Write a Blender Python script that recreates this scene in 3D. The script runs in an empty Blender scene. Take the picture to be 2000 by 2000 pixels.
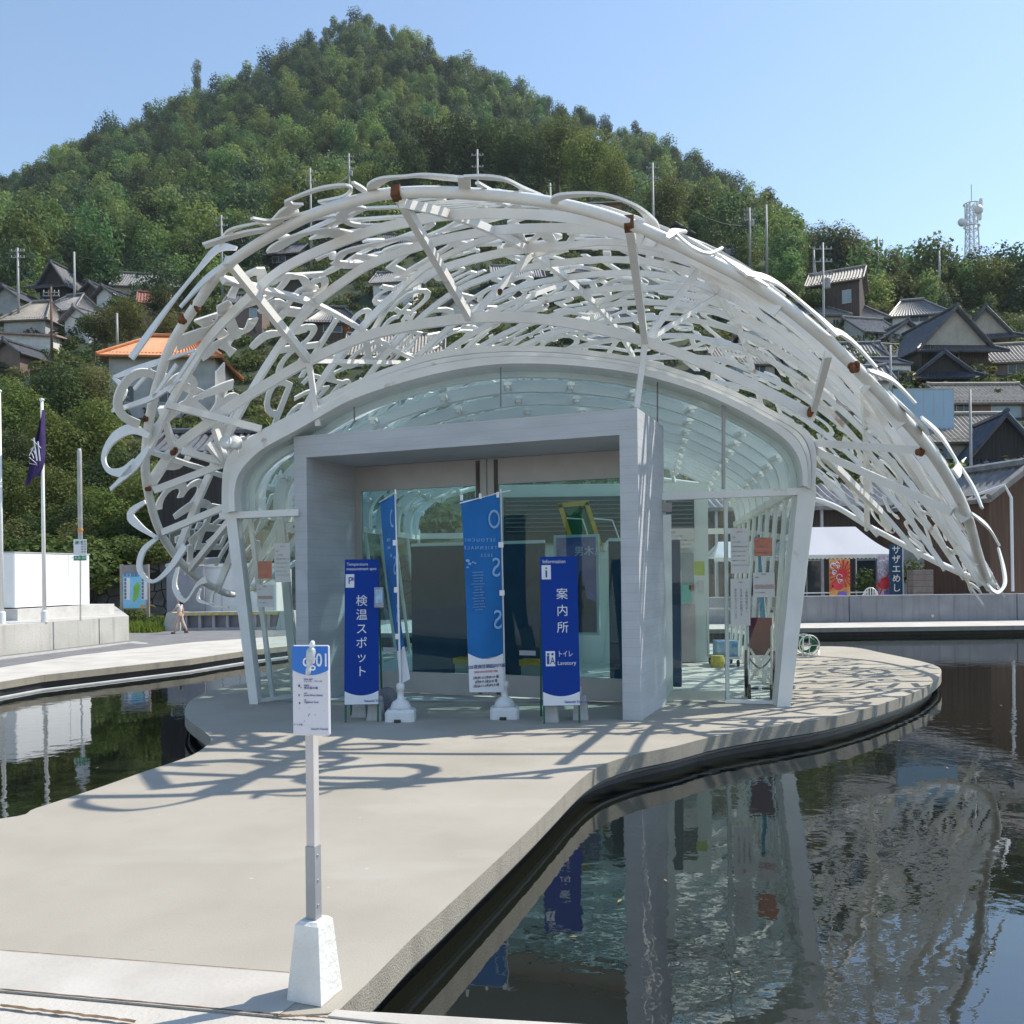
import bpy, math, random
from mathutils import Vector, Matrix, Euler
from mathutils import noise as mnoise
import numpy as np
random.seed(7)
SC = bpy.context.scene
COL = SC.collection
R = math.radians
# ------------------------------------------------------------------ camera, sky, sun, exposure
F = 1720.0; ROLL = R(0.7); EYE = 1.6          # focal length in pixels of a 2000 px frame, horizon at y = 1120
cam = bpy.data.cameras.new('camera'); camo = bpy.data.objects.new('camera', cam); COL.objects.link(camo)
camo.location = (0, 0, EYE); camo.rotation_euler = (R(90), ROLL, 0)
cam.sensor_width = 36; cam.lens = 36 * F / 2000; cam.shift_y = 0.06
cam.clip_start = 0.05; cam.clip_end = 5000
SC.camera = camo
SUN_EL = R(52); SUN_DIR = Vector((0.93, 0.37, 0)).normalized()
w = bpy.data.worlds.new("World"); SC.world = w; w.use_nodes = True
nt = w.node_tree
sky = nt.nodes.new('ShaderNodeTexSky'); sky.sky_type = 'NISHITA'; sky.sun_disc = False
sky.sun_elevation = SUN_EL; sky.sun_rotation = math.atan2(SUN_DIR.x, SUN_DIR.y)
sky.air_density = 1.35; sky.dust_density = 0.3; sky.ozone_density = 2.0; sky.altitude = 0
bg = nt.nodes['Background']; bg.inputs[1].default_value = 0.15
nt.links.new(sky.outputs[0], bg.inputs[0])
sl = bpy.data.lights.new('sun', 'SUN'); slo = bpy.data.objects.new('sun', sl); COL.objects.link(slo)
sl.energy = 4.3; sl.angle = R(0.5); sl.color = (1.0, 0.925, 0.80)
sd = Vector((SUN_DIR.x * math.cos(SUN_EL), SUN_DIR.y * math.cos(SUN_EL), math.sin(SUN_EL)))
slo.rotation_euler = (-sd).to_track_quat('-Z', 'Y').to_euler(); slo.location = sd * 60
SC.view_settings.view_transform = 'Standard'; SC.view_settings.look = 'None'
SC.view_settings.exposure = 0.38; SC.view_settings.gamma = 1
try:
    SC.cycles.max_bounces = 8; SC.cycles.transparent_max_bounces = 24; SC.cycles.diffuse_bounces = 3
    SC.cycles.glossy_bounces = 3; SC.cycles.transmission_bounces = 6; SC.cycles.caustics_reflective = False
    SC.cycles.caustics_refractive = False; SC.cycles.use_denoising = True; SC.cycles.sample_clamp_indirect = 6
except Exception: pass

# ------------------------------------------------------------------ helpers
def ray(px, py):
    cx = (px - 1000) / F; cy = (1120 - py) / F
    return cx * math.cos(ROLL) + cy * math.sin(ROLL), cy * math.cos(ROLL) - cx * math.sin(ROLL)
def P(px, py, d):
    x, z = ray(px, py); return Vector((x * d, d, EYE + z * d))
def G(px, py, z=0.0):
    x, rz = ray(px, py); d = (z - EYE) / rz; return Vector((x * d, d, z))
def X(px, d, py=1120): return ray(px, py)[0] * d
def Z(py, d, px=1000): return EYE + ray(px, py)[1] * d

ROOTM = {}
def wmat(o):
    return ROOTM.get(o.name, Matrix.Identity(4))
class MB:
    """collects shapes and links them as ONE mesh object"""
    def __init__(s): s.v = []; s.f = []
    def add(s, vs, fs, M=None):
        n = len(s.v)
        s.v += [tuple(M @ Vector(p)) if M else tuple(p) for p in vs]
        s.f += [tuple(i + n for i in f) for f in fs]; return s
    def box(s, x0, x1, y0, y1, z0, z1, M=None):
        vs = [(x0,y0,z0),(x1,y0,z0),(x1,y1,z0),(x0,y1,z0),(x0,y0,z1),(x1,y0,z1),(x1,y1,z1),(x0,y1,z1)]
        return s.add(vs, [(0,3,2,1),(4,5,6,7),(0,1,5,4),(1,2,6,5),(2,3,7,6),(3,0,4,7)], M)
    def bbox(s, x0, x1, y0, y1, z0, z1, b=0.02, M=None):
        """box with bevelled vertical edges and top edge"""
        b = min(b, (x1-x0)/2.01, (y1-y0)/2.01, (z1-z0)/2.01)
        def ring(i, z): return [(x0+i+b,y0+i,z),(x1-i-b,y0+i,z),(x1-i,y0+i+b,z),(x1-i,y1-i-b,z),(x1-i-b,y1-i,z),(x0+i+b,y1-i,z),(x0+i,y1-i-b,z),(x0+i,y0+i+b,z)]
        vs = ring(0, z0) + ring(0, z1-b) + ring(b*.7, z1)
        fs = [tuple(reversed(range(8)))]
        for k in (0, 8):
            for i in range(8): fs.append((k+i, k+(i+1)%8, k+8+(i+1)%8, k+8+i))
        fs.append(tuple(range(16, 24)))
        return s.add(vs, fs, M)
    def bar(s, p, q, w, h=None, up=(0,0,1)):
        p = Vector(p); q = Vector(q); h = w if h is None else h
        t = (q-p); 
        if t.length < 1e-6: return s
        t.normalize(); up = Vector(up)
        if abs(t.dot(up)) > 0.98: up = Vector((0,1,0))
        x = t.cross(up).normalized()*(w/2); y = x.cross(t).normalized()*(h/2)
        vs = [p-x-y,p+x-y,p+x+y,p-x+y,q-x-y,q+x-y,q+x+y,q-x+y]
        return s.add(vs, [(0,3,2,1),(4,5,6,7),(0,1,5,4),(1,2,6,5),(2,3,7,6),(3,0,4,7)])
    def tube(s, pts, r, n=8, closed=False, flat=1.0):
        pts = [Vector(p) for p in pts]; m = len(pts); rings = []
        rr = r if hasattr(r, '__len__') else [r]*m
        pu = None
        for i, p in enumerate(pts):
            a = pts[i-1] if (i > 0 or closed) else p; b = pts[(i+1) % m] if (i < m-1 or closed) else p
            t = (b-a).normalized()
            if pu is None:
                u = Vector((0,0,1)) if abs(t.z) < .95 else Vector((1,0,0))
            else: u = pu
            u = (u - t*u.dot(t)).normalized(); pu = u; v = t.cross(u)
            rings.append([p + (u*math.cos(2*math.pi*k/n)*flat + v*math.sin(2*math.pi*k/n))*rr[i] for k in range(n)])
        vs = [p for ring in rings for p in ring]; fs = []
        for i in range(m if closed else m-1):
            j = (i+1) % m
            for k in range(n): fs.append((i*n+k, i*n+(k+1)%n, j*n+(k+1)%n, j*n+k))
        if not closed:
            fs.append(tuple(reversed(range(n)))); fs.append(tuple((m-1)*n+k for k in range(n)))
        return s.add(vs, fs)
    def rect(s, pts, w, h, ups):
        """swept rectangular section, w across, h along the given up vectors"""
        pts = [Vector(p) for p in pts]; m = len(pts); vs = []; fs = []; w_ = w
        for i, p in enumerate(pts):
            w = w_[i] if hasattr(w_, '__len__') else w_
            t = (pts[min(i+1,m-1)]-pts[max(i-1,0)]).normalized(); u = Vector(ups[i] if isinstance(ups, list) else ups)
            u = (u-t*u.dot(t)).normalized(); x = t.cross(u)
            vs += [p-x*w/2-u*h/2, p+x*w/2-u*h/2, p+x*w/2+u*h/2, p-x*w/2+u*h/2]
        for i in range(m-1):
            for k in range(4): fs.append((i*4+k, i*4+(k+1)%4, i*4+4+(k+1)%4, i*4+4+k))
        fs.append((3,2,1,0)); fs.append(tuple((m-1)*4+k for k in range(4)))
        return s.add(vs, fs)
    def prism(s, poly, z0, z1, M=None, bottom=True):
        n = len(poly); vs = [(p[0],p[1],z0) for p in poly] + [(p[0],p[1],z1) for p in poly]
        fs = [tuple(range(n, 2*n))] + ([tuple(reversed(range(n)))] if bottom else [])
        fs += [(i,(i+1)%n,n+(i+1)%n,n+i) for i in range(n)]
        return s.add(vs, fs, M)
    def lathe(s, prof, c=(0,0,0), n=16, M=None):
        vs = []; fs = []; m = len(prof)
        for r, z in prof:
            vs += [(c[0]+r*math.cos(2*math.pi*k/n), c[1]+r*math.sin(2*math.pi*k/n), c[2]+z) for k in range(n)]
        for i in range(m-1):
            for k in range(n): fs.append((i*n+k, i*n+(k+1)%n, (i+1)*n+(k+1)%n, (i+1)*n+k))
        fs.append(tuple(reversed(range(n)))); fs.append(tuple((m-1)*n+k for k in range(n)))
        return s.add(vs, fs, M)
    def grid(s, pts, nu, nv):
        n = len(s.v); s.v += [tuple(p) for p in pts]
        for i in range(nu-1):
            for j in range(nv-1): s.f.append((n+i*nv+j, n+(i+1)*nv+j, n+(i+1)*nv+j+1, n+i*nv+j+1))
        return s
    def text(s, txt, size, M, align='CENTER', extr=0.002, shear=0.0, off=0.0, sx=1.0):
        vs, fs = glyph(txt, align, shear, off, extr/size)
        return s.add(vs, fs, M @ Matrix.Diagonal((size*sx, size, size, 1)))
    def build(s, name, mat, parent=None, smooth=False, world=True, recalc=False):
        me = bpy.data.meshes.new(name)
        vs = s.v
        if parent is not None and world:
            Mi = wmat(parent).inverted(); vs = [tuple(Mi @ Vector(p)) for p in vs]
        me.from_pydata(vs, [], s.f)
        if isinstance(mat, (list, tuple)):
            for m_ in mat: me.materials.append(m_)
        else: me.materials.append(mat)
        if recalc:
            import bmesh
            bm = bmesh.new(); bm.from_mesh(me); bmesh.ops.recalc_face_normals(bm, faces=bm.faces); bm.to_mesh(me); bm.free()
        if smooth: me.shade_smooth()
        me.update()
        o = bpy.data.objects.new(name, me); COL.objects.link(o)
        if parent is not None:
            o.parent = parent; ROOTM[o.name] = wmat(parent)
        return o
GC = {}
def glyph(txt, align='CENTER', shear=0.0, off=0.0, extr=0.01):
    key = (txt, align, round(shear,3), round(off,4), round(extr,4))
    if key in GC: return GC[key]
    cu = bpy.data.curves.new('lettering', 'FONT'); cu.body = txt; cu.size = 1; cu.align_x = align; cu.align_y = 'CENTER'
    cu.shear = shear; cu.offset = off; cu.extrude = extr; cu.resolution_u = 3; cu.space_line = 1.0
    ob = bpy.data.objects.new('lettering', cu); COL.objects.link(ob)
    dg = bpy.context.evaluated_depsgraph_get()
    me = bpy.data.meshes.new_from_object(ob.evaluated_get(dg))
    r = ([tuple(v.co) for v in me.vertices], [tuple(p.vertices) for p in me.polygons])
    bpy.data.objects.remove(ob); bpy.data.curves.remove(cu); bpy.data.meshes.remove(me)
    GC[key] = r; return r
def thing(name, label, cat, loc=(0,0,0), rz=0.0, group=None, kind=None):
    o = bpy.data.objects.new(name, None); COL.objects.link(o); o.empty_display_size = .2
    o.location = loc; o.rotation_euler = (0,0,rz); o['label'] = label; o['category'] = cat
    if group: o['group'] = group
    if kind: o['kind'] = kind
    ROOTM[o.name] = Matrix.Translation(Vector(loc)) @ Matrix.Rotation(rz, 4, 'Z')
    return o
def tag(o, label, cat, group=None, kind=None):
    o['label'] = label; o['category'] = cat
    if group: o['group'] = group
    if kind: o['kind'] = kind
    return o
def struct(o): o['kind'] = 'structure'; return o
def copy_tree(o, loc=None, rz=None, label=None, scale=None, parent=None):
    c = o.copy(); COL.objects.link(c)
    if parent is not None: c.parent = parent
    if loc is not None: c.location = loc
    if rz is not None: c.rotation_euler = (0,0,rz)
    if scale is not None: c.scale = scale if hasattr(scale,'__len__') else (scale,)*3
    if label: c['label'] = label
    for ch in list(o.children): copy_tree(ch, parent=c)
    return c
FACE = Matrix(((1,0,0,0),(0,0,-1,0),(0,1,0,0),(0,0,0,1)))   # text plane standing up, facing -y
def T(x, y, z): return Matrix.Translation((x, y, z))

# ------------------------------------------------------------------ materials
MATS = {}
def mat(name, col, rough=.6, var=.12, scale=4.0, bump=0.0, bscale=None, metal=0.0, col2=None, spec=.5, stretch=None, detail=4, thresh=None, rand=0.0, emit=0):
    if name in MATS: return MATS[name]
    m = bpy.data.materials.new(name); m.use_nodes = True; MATS[name] = m
    n = m.node_tree.nodes; l = m.node_tree.links; b = n['Principled BSDF']
    b.inputs['Roughness'].default_value = rough; b.inputs['Metallic'].default_value = metal
    b.inputs['Specular IOR Level'].default_value = spec
    tc = n.new('ShaderNodeTexCoord'); mp = n.new('ShaderNodeMapping'); l.new(tc.outputs['Object'], mp.inputs[0])
    if stretch: mp.inputs['Scale'].default_value = stretch
    nz = n.new('ShaderNodeTexNoise'); nz.inputs['Scale'].default_value = scale; nz.inputs['Detail'].default_value = detail
    l.new(mp.outputs[0], nz.inputs['Vector'])
    rp = n.new('ShaderNodeValToRGB'); l.new(nz.outputs[0], rp.inputs[0])
    c2 = col2 if col2 else tuple(min(1, c*(1+var)) for c in col); c1 = tuple(c*(1-var) for c in col) if not col2 else col
    lo, hi = thresh if thresh else (.3, .7)
    rp.color_ramp.elements[0].position = lo; rp.color_ramp.elements[1].position = hi
    rp.color_ramp.elements[0].color = (*c1, 1); rp.color_ramp.elements[1].color = (*c2, 1)
    out = rp.outputs[0]
    if rand:
        oi = n.new('ShaderNodeObjectInfo'); hs = n.new('ShaderNodeHueSaturation')
        mr = n.new('ShaderNodeMapRange'); mr.inputs[3].default_value = 1-rand; mr.inputs[4].default_value = 1+rand
        l.new(oi.outputs['Random'], mr.inputs[0]); l.new(mr.outputs[0], hs.inputs['Value'])
        mr2 = n.new('ShaderNodeMapRange'); mr2.inputs[3].default_value = .5-rand*.06; mr2.inputs[4].default_value = .5+rand*.06
        ml = n.new('ShaderNodeMath'); ml.operation = 'MULTIPLY'; ml.inputs[1].default_value = 7.31
        fr = n.new('ShaderNodeMath'); fr.operation = 'FRACT'
        l.new(oi.outputs['Random'], ml.inputs[0]); l.new(ml.outputs[0], fr.inputs[0]); l.new(fr.outputs[0], mr2.inputs[0])
        l.new(mr2.outputs[0], hs.inputs['Hue']); l.new(out, hs.inputs['Color']); out = hs.outputs[0]
    l.new(out, b.inputs['Base Color'])
    if bump:
        n2 = n.new('ShaderNodeTexNoise'); n2.inputs['Scale'].default_value = bscale or scale*4; n2.inputs['Detail'].default_value = 5
        l.new(mp.outputs[0], n2.inputs['Vector'])
        bp = n.new('ShaderNodeBump'); bp.inputs['Strength'].default_value = bump; bp.inputs['Distance'].default_value = .02
        l.new(n2.outputs[0], bp.inputs['Height']); l.new(bp.outputs[0], b.inputs['Normal'])
    if emit:
        b.inputs['Emission Color'].default_value = (*col, 1); b.inputs['Emission Strength'].default_value = emit
    return m
def mulmix(m, fac_socket, col, amount=1.0):
    """blend a stain or joint colour over the base colour where fac is 1"""
    n = m.node_tree.nodes; l = m.node_tree.links; b = n['Principled BSDF']
    src = b.inputs['Base Color'].links[0].from_socket
    mx = n.new('ShaderNodeMix'); mx.data_type = 'RGBA'
    if amount != 1.0:
        mu = n.new('ShaderNodeMath'); mu.operation = 'MULTIPLY'; mu.inputs[1].default_value = amount
        l.new(fac_socket, mu.inputs[0]); fac_socket = mu.outputs[0]
    l.new(fac_socket, mx.inputs[0]); l.new(src, mx.inputs[6]); mx.inputs[7].default_value = (*col, 1)
    l.new(mx.outputs[2], b.inputs['Base Color'])
def noise_fac(m, scale, lo, hi, stretch=(1,1,1), detail=5):
    n = m.node_tree.nodes; l = m.node_tree.links
    tc = n.new('ShaderNodeTexCoord'); mp = n.new('ShaderNodeMapping'); mp.inputs['Scale'].default_value = stretch
    l.new(tc.outputs['Object'], mp.inputs[0])
    nz = n.new('ShaderNodeTexNoise'); nz.inputs['Scale'].default_value = scale; nz.inputs['Detail'].default_value = detail
    l.new(mp.outputs[0], nz.inputs['Vector'])
    mr = n.new('ShaderNodeMapRange'); mr.inputs[1].default_value = lo; mr.inputs[2].default_value = hi; mr.clamp = True
    l.new(nz.outputs[0], mr.inputs[0]); return mr.outputs[0]
def line_fac(m, axis, period, width):
    n = m.node_tree.nodes; l = m.node_tree.links
    tc = n.new('ShaderNodeTexCoord'); sp = n.new('ShaderNodeSeparateXYZ'); l.new(tc.outputs['Object'], sp.inputs[0])
    d = n.new('ShaderNodeMath'); d.operation = 'DIVIDE'; d.inputs[1].default_value = period; l.new(sp.outputs[axis], d.inputs[0])
    f = n.new('ShaderNodeMath'); f.operation = 'FRACT'; l.new(d.outputs[0], f.inputs[0])
    c = n.new('ShaderNodeMath'); c.operation = 'LESS_THAN'; c.inputs[1].default_value = width/period; l.new(f.outputs[0], c.inputs[0])
    return c.outputs[0]
def glass(name, tint=(.86,.95,.93), ior=1.5, fac=1.0, diff=0.0, tl_share=.5):
    if name in MATS: return MATS[name]
    m = bpy.data.materials.new(name); m.use_nodes = True; MATS[name] = m
    n = m.node_tree.nodes; l = m.node_tree.links; n.remove(n['Principled BSDF'])
    tr = n.new('ShaderNodeBsdfTransparent'); tr.inputs[0].default_value = (*tint, 1)
    gl = n.new('ShaderNodeBsdfGlossy'); gl.inputs['Roughness'].default_value = 0.0
    lw = n.new('ShaderNodeLayerWeight'); lw.inputs[0].default_value = .5; pw_ = n.new('ShaderNodeMath'); pw_.operation = 'POWER'; pw_.inputs[1].default_value = 4.5; l.new(lw.outputs['Facing'], pw_.inputs[0])
    mu = n.new('ShaderNodeMath'); mu.operation = 'MULTIPLY_ADD'; mu.inputs[1].default_value = .9; mu.inputs[2].default_value = .05*fac; mu.use_clamp = True; l.new(pw_.outputs[0], mu.inputs[0])
    base = tr.outputs[0]
    if diff:
        df = n.new('ShaderNodeBsdfDiffuse'); df.inputs[0].default_value = (*tint, 1)
        tl = n.new('ShaderNodeBsdfTranslucent'); tl.inputs[0].default_value = (*tint, 1)
        m1 = n.new('ShaderNodeMixShader'); m1.inputs[0].default_value = tl_share; l.new(df.outputs[0], m1.inputs[1]); l.new(tl.outputs[0], m1.inputs[2])
        m2 = n.new('ShaderNodeMixShader'); m2.inputs[0].default_value = diff; l.new(base, m2.inputs[1]); l.new(m1.outputs[0], m2.inputs[2]); base = m2.outputs[0]
    mx = n.new('ShaderNodeMixShader'); l.new(mu.outputs[0], mx.inputs[0]); l.new(base, mx.inputs[1]); l.new(gl.outputs[0], mx.inputs[2])
    l.new(mx.outputs[0], n['Material Output'].inputs[0]); return m
def leafmat(name, c1, c2, rand=.3, scale=1.2, trans=.35):
    if name in MATS: return MATS[name]
    m = mat(name, c1, .6, col2=c2, scale=scale, rand=rand, spec=.25, detail=2)
    n = m.node_tree.nodes; l = m.node_tree.links; b = n['Principled BSDF']
    tl = n.new('ShaderNodeBsdfTranslucent'); mx = n.new('ShaderNodeMixShader'); mx.inputs[0].default_value = trans
    src = b.inputs['Base Color'].links[0].from_socket
    hs = n.new('ShaderNodeHueSaturation'); hs.inputs['Value'].default_value = 1.3; hs.inputs['Hue'].default_value = .485; l.new(src, hs.inputs['Color']); l.new(hs.outputs[0], tl.inputs[0])
    l.new(b.outputs[0], mx.inputs[1]); l.new(tl.outputs[0], mx.inputs[2]); l.new(mx.outputs[0], n['Material Output'].inputs[0])
    return m

M_deck = mat('deck concrete', (.35,.32,.268), .85, col2=(.435,.402,.345), scale=1.1, bump=.08, bscale=90, detail=8)
mulmix(M_deck, noise_fac(M_deck, 0.7, .55, .75), (.33,.30,.25), .35)
mulmix(M_deck, noise_fac(M_deck, 45, .66, .72), (.25,.23,.2), .35)
mulmix(M_deck, noise_fac(M_deck, 160, .45, .75), (.27,.25,.215), .45)
mulmix(M_deck, noise_fac(M_deck, .35, .56, .60, (1,2.2,1), 9), (.50,.48,.43), .18)
mulmix(M_deck, noise_fac(M_deck, 14, .745, .755, (1,1,1), 3), (.62,.61,.58), .6)
mulmix(M_deck, noise_fac(M_deck, 2.2, .62, .7, (1,1,1), 9), (.30,.275,.23), .25)
M_side = mat('deck edge concrete', (.40,.37,.31), .9, col2=(.27,.25,.215), scale=90, bump=.4, bscale=120, detail=6)
mulmix(M_side, noise_fac(M_side, 5, .48, .75, (1,1,.15)), (.16,.15,.13), .5)
M_conc = mat('form concrete', (.51,.535,.57), .8, var=.09, scale=2.2, bump=.15, bscale=30, stretch=(.6,.6,2.5))
mulmix(M_conc, line_fac(M_conc, 2, .098, .006), (.2,.2,.22), .22)
mulmix(M_conc, noise_fac(M_conc, 9, .64, .72, (.5,.5,4)), (.3,.3,.32), .22)
M_quay = mat('quay concrete', (.48,.45,.40), .88, col2=(.60,.57,.52), scale=1.5, bump=.25, bscale=50, detail=8)
mulmix(M_quay, noise_fac(M_quay, 1.2, .55, .75), (.36,.33,.28), .4)
M_wallc = mat('sea wall concrete', (.42,.41,.38), .9, col2=(.56,.55,.51), scale=1.2, bump=.3, bscale=25, detail=8)
mulmix(M_wallc, noise_fac(M_wallc, 3, .52, .72, (3,3,.25)), (.25,.24,.22), .45)
M_wallg = mat('grey sea wall concrete', (.20,.21,.23), .9, col2=(.29,.295,.31), scale=1.5, bump=.2, bscale=25, detail=8)
mulmix(M_wallg, noise_fac(M_wallg, 3, .52, .72, (3,3,.2)), (.12,.12,.13), .45)
M_asph = mat('asphalt', (.17,.17,.175), .9, col2=(.23,.23,.235), scale=2, bump=.5, bscale=120, detail=8)
M_white = mat('white steel paint', (.80,.795,.77), .42, var=.06, scale=3)
mulmix(M_white, noise_fac(M_white, 2.6, .665, .75, detail=9), (.35,.17,.07), .7)
M_white2 = mat('clean white paint', (.78,.78,.76), .4, var=.04, scale=3)
M_rust = mat('rusted joint', (.07,.026,.012), .9, col2=(.24,.10,.04), scale=14, bump=.4)
M_panel = glass('vault lining panel', (.93,.97,.965), 1.45, .3, .85, .72)
M_glass = glass('clear glass', (.88,.958,.948), 1.5, 1.2)
M_glassd = glass('door glass', (.70,.86,.88), 1.5, .45)
M_roofglass = glass('roof glass', (.78,.93,.95), 1.45, 1.0, .08)
M_black = mat('dark recess', (.012,.013,.015), .8)
M_alu = mat('grey aluminium', (.40,.39,.385), .45, var=.06, metal=.1)
M_steel = mat('stainless steel', (.55,.55,.56), .3, var=.05, metal=.9)
M_dark = mat('dark rubber', (.03,.03,.032), .6)
# water
m = bpy.data.materials.new('pool water'); m.use_nodes = True; MATS['pool water'] = m
n_ = m.node_tree.nodes; l_ = m.node_tree.links; n_.remove(n_['Principled BSDF'])
df = n_.new('ShaderNodeBsdfDiffuse'); df.inputs[0].default_value = (.010,.012,.009,1)
gl = n_.new('ShaderNodeBsdfGlossy'); gl.inputs['Roughness'].default_value = .015; gl.inputs[0].default_value = (.93,.95,.97,1)
fr = n_.new('ShaderNodeFresnel'); fr.inputs[0].default_value = 2.5
tc = n_.new('ShaderNodeTexCoord'); mp = n_.new('ShaderNodeMapping'); mp.inputs['Scale'].default_value = (1, 1.0, 1); mp.inputs['Rotation'].default_value = (0,0,.3)
l_.new(tc.outputs['Object'], mp.inputs[0])
na = n_.new('ShaderNodeTexNoise'); na.inputs['Scale'].default_value = 5.2; na.inputs['Detail'].default_value = 3.6; na.inputs['Roughness'].default_value = .45
nb = n_.new('ShaderNodeTexNoise'); nb.inputs['Scale'].default_value = .45; nb.inputs['Detail'].default_value = 2
l_.new(mp.outputs[0], na.inputs['Vector']); l_.new(mp.outputs[0], nb.inputs['Vector'])
mr = n_.new('ShaderNodeMapRange'); mr.inputs[1].default_value = .38; mr.inputs[2].default_value = .62; mr.inputs[3].default_value = .12; mr.inputs[4].default_value = 1.0
l_.new(nb.outputs[0], mr.inputs[0])
mu = n_.new('ShaderNodeMath'); mu.operation = 'MULTIPLY'; l_.new(na.outputs[0], mu.inputs[0]); l_.new(mr.outputs[0], mu.inputs[1])
bp = n_.new('ShaderNodeBump'); bp.inputs['Strength'].default_value = 1.0; bp.inputs['Distance'].default_value = .0036
l_.new(mu.outputs[0], bp.inputs['Height'])
for s_ in (gl, fr): l_.new(bp.outputs[0], s_.inputs['Normal'])
mx = n_.new('ShaderNodeMixShader'); l_.new(fr.outputs[0], mx.inputs[0]); l_.new(df.outputs[0], mx.inputs[1]); l_.new(gl.outputs[0], mx.inputs[2])
l_.new(mx.outputs[0], n_['Material Output'].inputs[0]); M_water = m
# ------------------------------------------------------------------ setting: water, deck, quays, road, sea wall, hill
WZ = -0.25
struct(MB().grid([(x, y, WZ) for x in (-40, 0, 40) for y in (-6, 12, 30)], 3, 3).build('pool_water', M_water))
def slab(name, pts, z0, z1, mtop, mside):
    n = len(pts); mb = MB(); mb.prism([(p[0], p[1]) for p in pts], z0, z1)
    o = mb.build(name, [mtop, mside])
    for i, p in enumerate(o.data.polygons): p.material_index = 0 if i == 0 else 1
    return struct(o)
def catmull(pts, k=6, closed=False):
    pts = [Vector(p) for p in pts]; n = len(pts); out = []
    for i in range(n if closed else n-1):
        g = lambda j: pts[j % n] if closed else pts[max(0, min(n-1, j))]
        p0, p1, p2, p3 = g(i-1), g(i), g(i+1), g(i+2)
        for s in range(k):
            t = s/k
            out.append(.5*((2*p1)+(p2-p0)*t+(2*p0-5*p1+4*p2-p3)*t*t+(3*p1-p0-3*p2+p3)*t**3))
    if not closed: out.append(pts[-1])
    return out
# island deck outline (top edge), right bank then round the back then the left notch
rb = [G(*p) for p in [(664,1971),(732,1906),(803,1834),(869,1774),(952,1697),(1029,1625),(1084,1571),(1122,1533),(1150,1510),(1184,1491),(1243,1473),(1316,1458),(1400,1437),(1494,1421),(1610,1403),(1711,1378),(1789,1351),(1824,1331),(1838,1316),(1832,1302),(1793,1290),(1727,1276),(1649,1263)]]
back = [Vector((5.2,18.6,0)), Vector((3.4,20.2,0)), Vector((1,20.6,0)), Vector((-1.5,19.6,0)), Vector((-3.6,17.2,0))]
lb = [G(*p) for p in [(484,1331),(441,1341),(399,1354),(370,1370),(361,1390),(366,1404),(384,1418),(405,1434),(412,1446),(404,1456),(370,1477),(285,1506),(185,1541),(71,1578),(0,1599)]] + [Vector((-4.6,5.4,0)), Vector((-7,4.75,0)), Vector((-10,4.4,0)), Vector((-14,4.3,0))]
A0 = G(-60, 1855); A1 = G(565, 1902)
near = [Vector((-14,3.05,0)), G(0,1934), G(540,1984), G(640,1979)]
outline = [Vector(p) for p in near] + catmull(rb + back + lb, 5)
deck = slab('island_deck', outline, -.13, 0, M_deck, M_side)
# dark recess below the overhanging deck edge, standing in the water
def inset(pts, k):
    n = len(pts); out = []
    for i in range(n):
        t = (pts[(i+1) % n]-pts[i-1]); t.z = 0; t.normalize(); out.append(pts[i]+Vector((-t.y, t.x, 0))*k)
    return out
body = catmull(rb + back + lb, 5)
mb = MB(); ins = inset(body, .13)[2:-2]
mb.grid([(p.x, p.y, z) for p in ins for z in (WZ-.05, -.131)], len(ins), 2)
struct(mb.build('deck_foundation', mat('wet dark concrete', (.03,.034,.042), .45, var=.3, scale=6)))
# thin drip rail under the deck edge
mb = MB(); ins2 = inset(body, .05)[2:-2]
mb.tube([(p.x, p.y, -.158) for p in ins2], .022, 6)
struct(mb.build('deck_drip_pipe', mat('dark pipe', (.05,.058,.075), .4, var=.2)))
struct(MB().grid([(x, y, -1.6) for x in (-900, 0, 900) for y in (-900, -300, -6.5)], 3, 3).build('unseen_sea', M_water))  # unseen water behind the camera, added so the door glass reflects dark
# foreground quay with its pale kerb band
slab('near_quay', [Vector((-60,-7,0)), Vector((60,-7,0)), Vector((60,2.6,0)), G(1900,2090), G(1240,2003), G(727,1973), G(700,1977), G(540,1984), G(0,1934), Vector((-14,3.05,0)), Vector((-60,3.0,0))], -.5, -.006, M_quay, M_side)
M_band = mat('pale screed', (.43,.40,.36), .8, col2=(.54,.51,.465), scale=2.5, bump=.15, bscale=40, detail=8)
slab('screed_band', [G(-300,1912), G(0,1936), G(540,1986), G(583,1955), G(566,1903), G(0,1859), G(-300,1836)], -.004, .004, M_band, M_side)
mb = MB(); a, b, c_ = G(727,1979), G(1240,2009), G(1900,2096)
mb.prism([(p.x,p.y) for p in (G(640,1985), c_+Vector((0,-.09,0)), c_, b, a, G(655,1973))], -.004, .003)
struct(mb.build('pool_kerb', M_band))
M_joint = mat('dirty joint', (.10,.06,.035), .9, col2=(.2,.13,.08), scale=20)
mb = MB()
for (p, q, wd) in (((0,1966),(265,1998),.022), ((0,1934),(545,1984),.008), ((0,1858),(565,1902),.006), ((535,1984),(640,1991),.014)):
    rng = random.Random(3); pts = []
    for i in range(25):
        t = i/24; g = G(p[0]+(q[0]-p[0])*t, p[1]+(q[1]-p[1])*t); pts.append(g)
    L = [(g.x, g.y+rng.uniform(.3,1)*wd*.6, .0065) for g in pts]; Rr = [(g.x, g.y-rng.uniform(.3,1)*wd*.6, .0065) for g in pts]
    mb.grid([q_ for pr in zip(L, Rr) for q_ in pr], 25, 2)
struct(mb.build('pavement_joint', M_joint))
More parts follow.
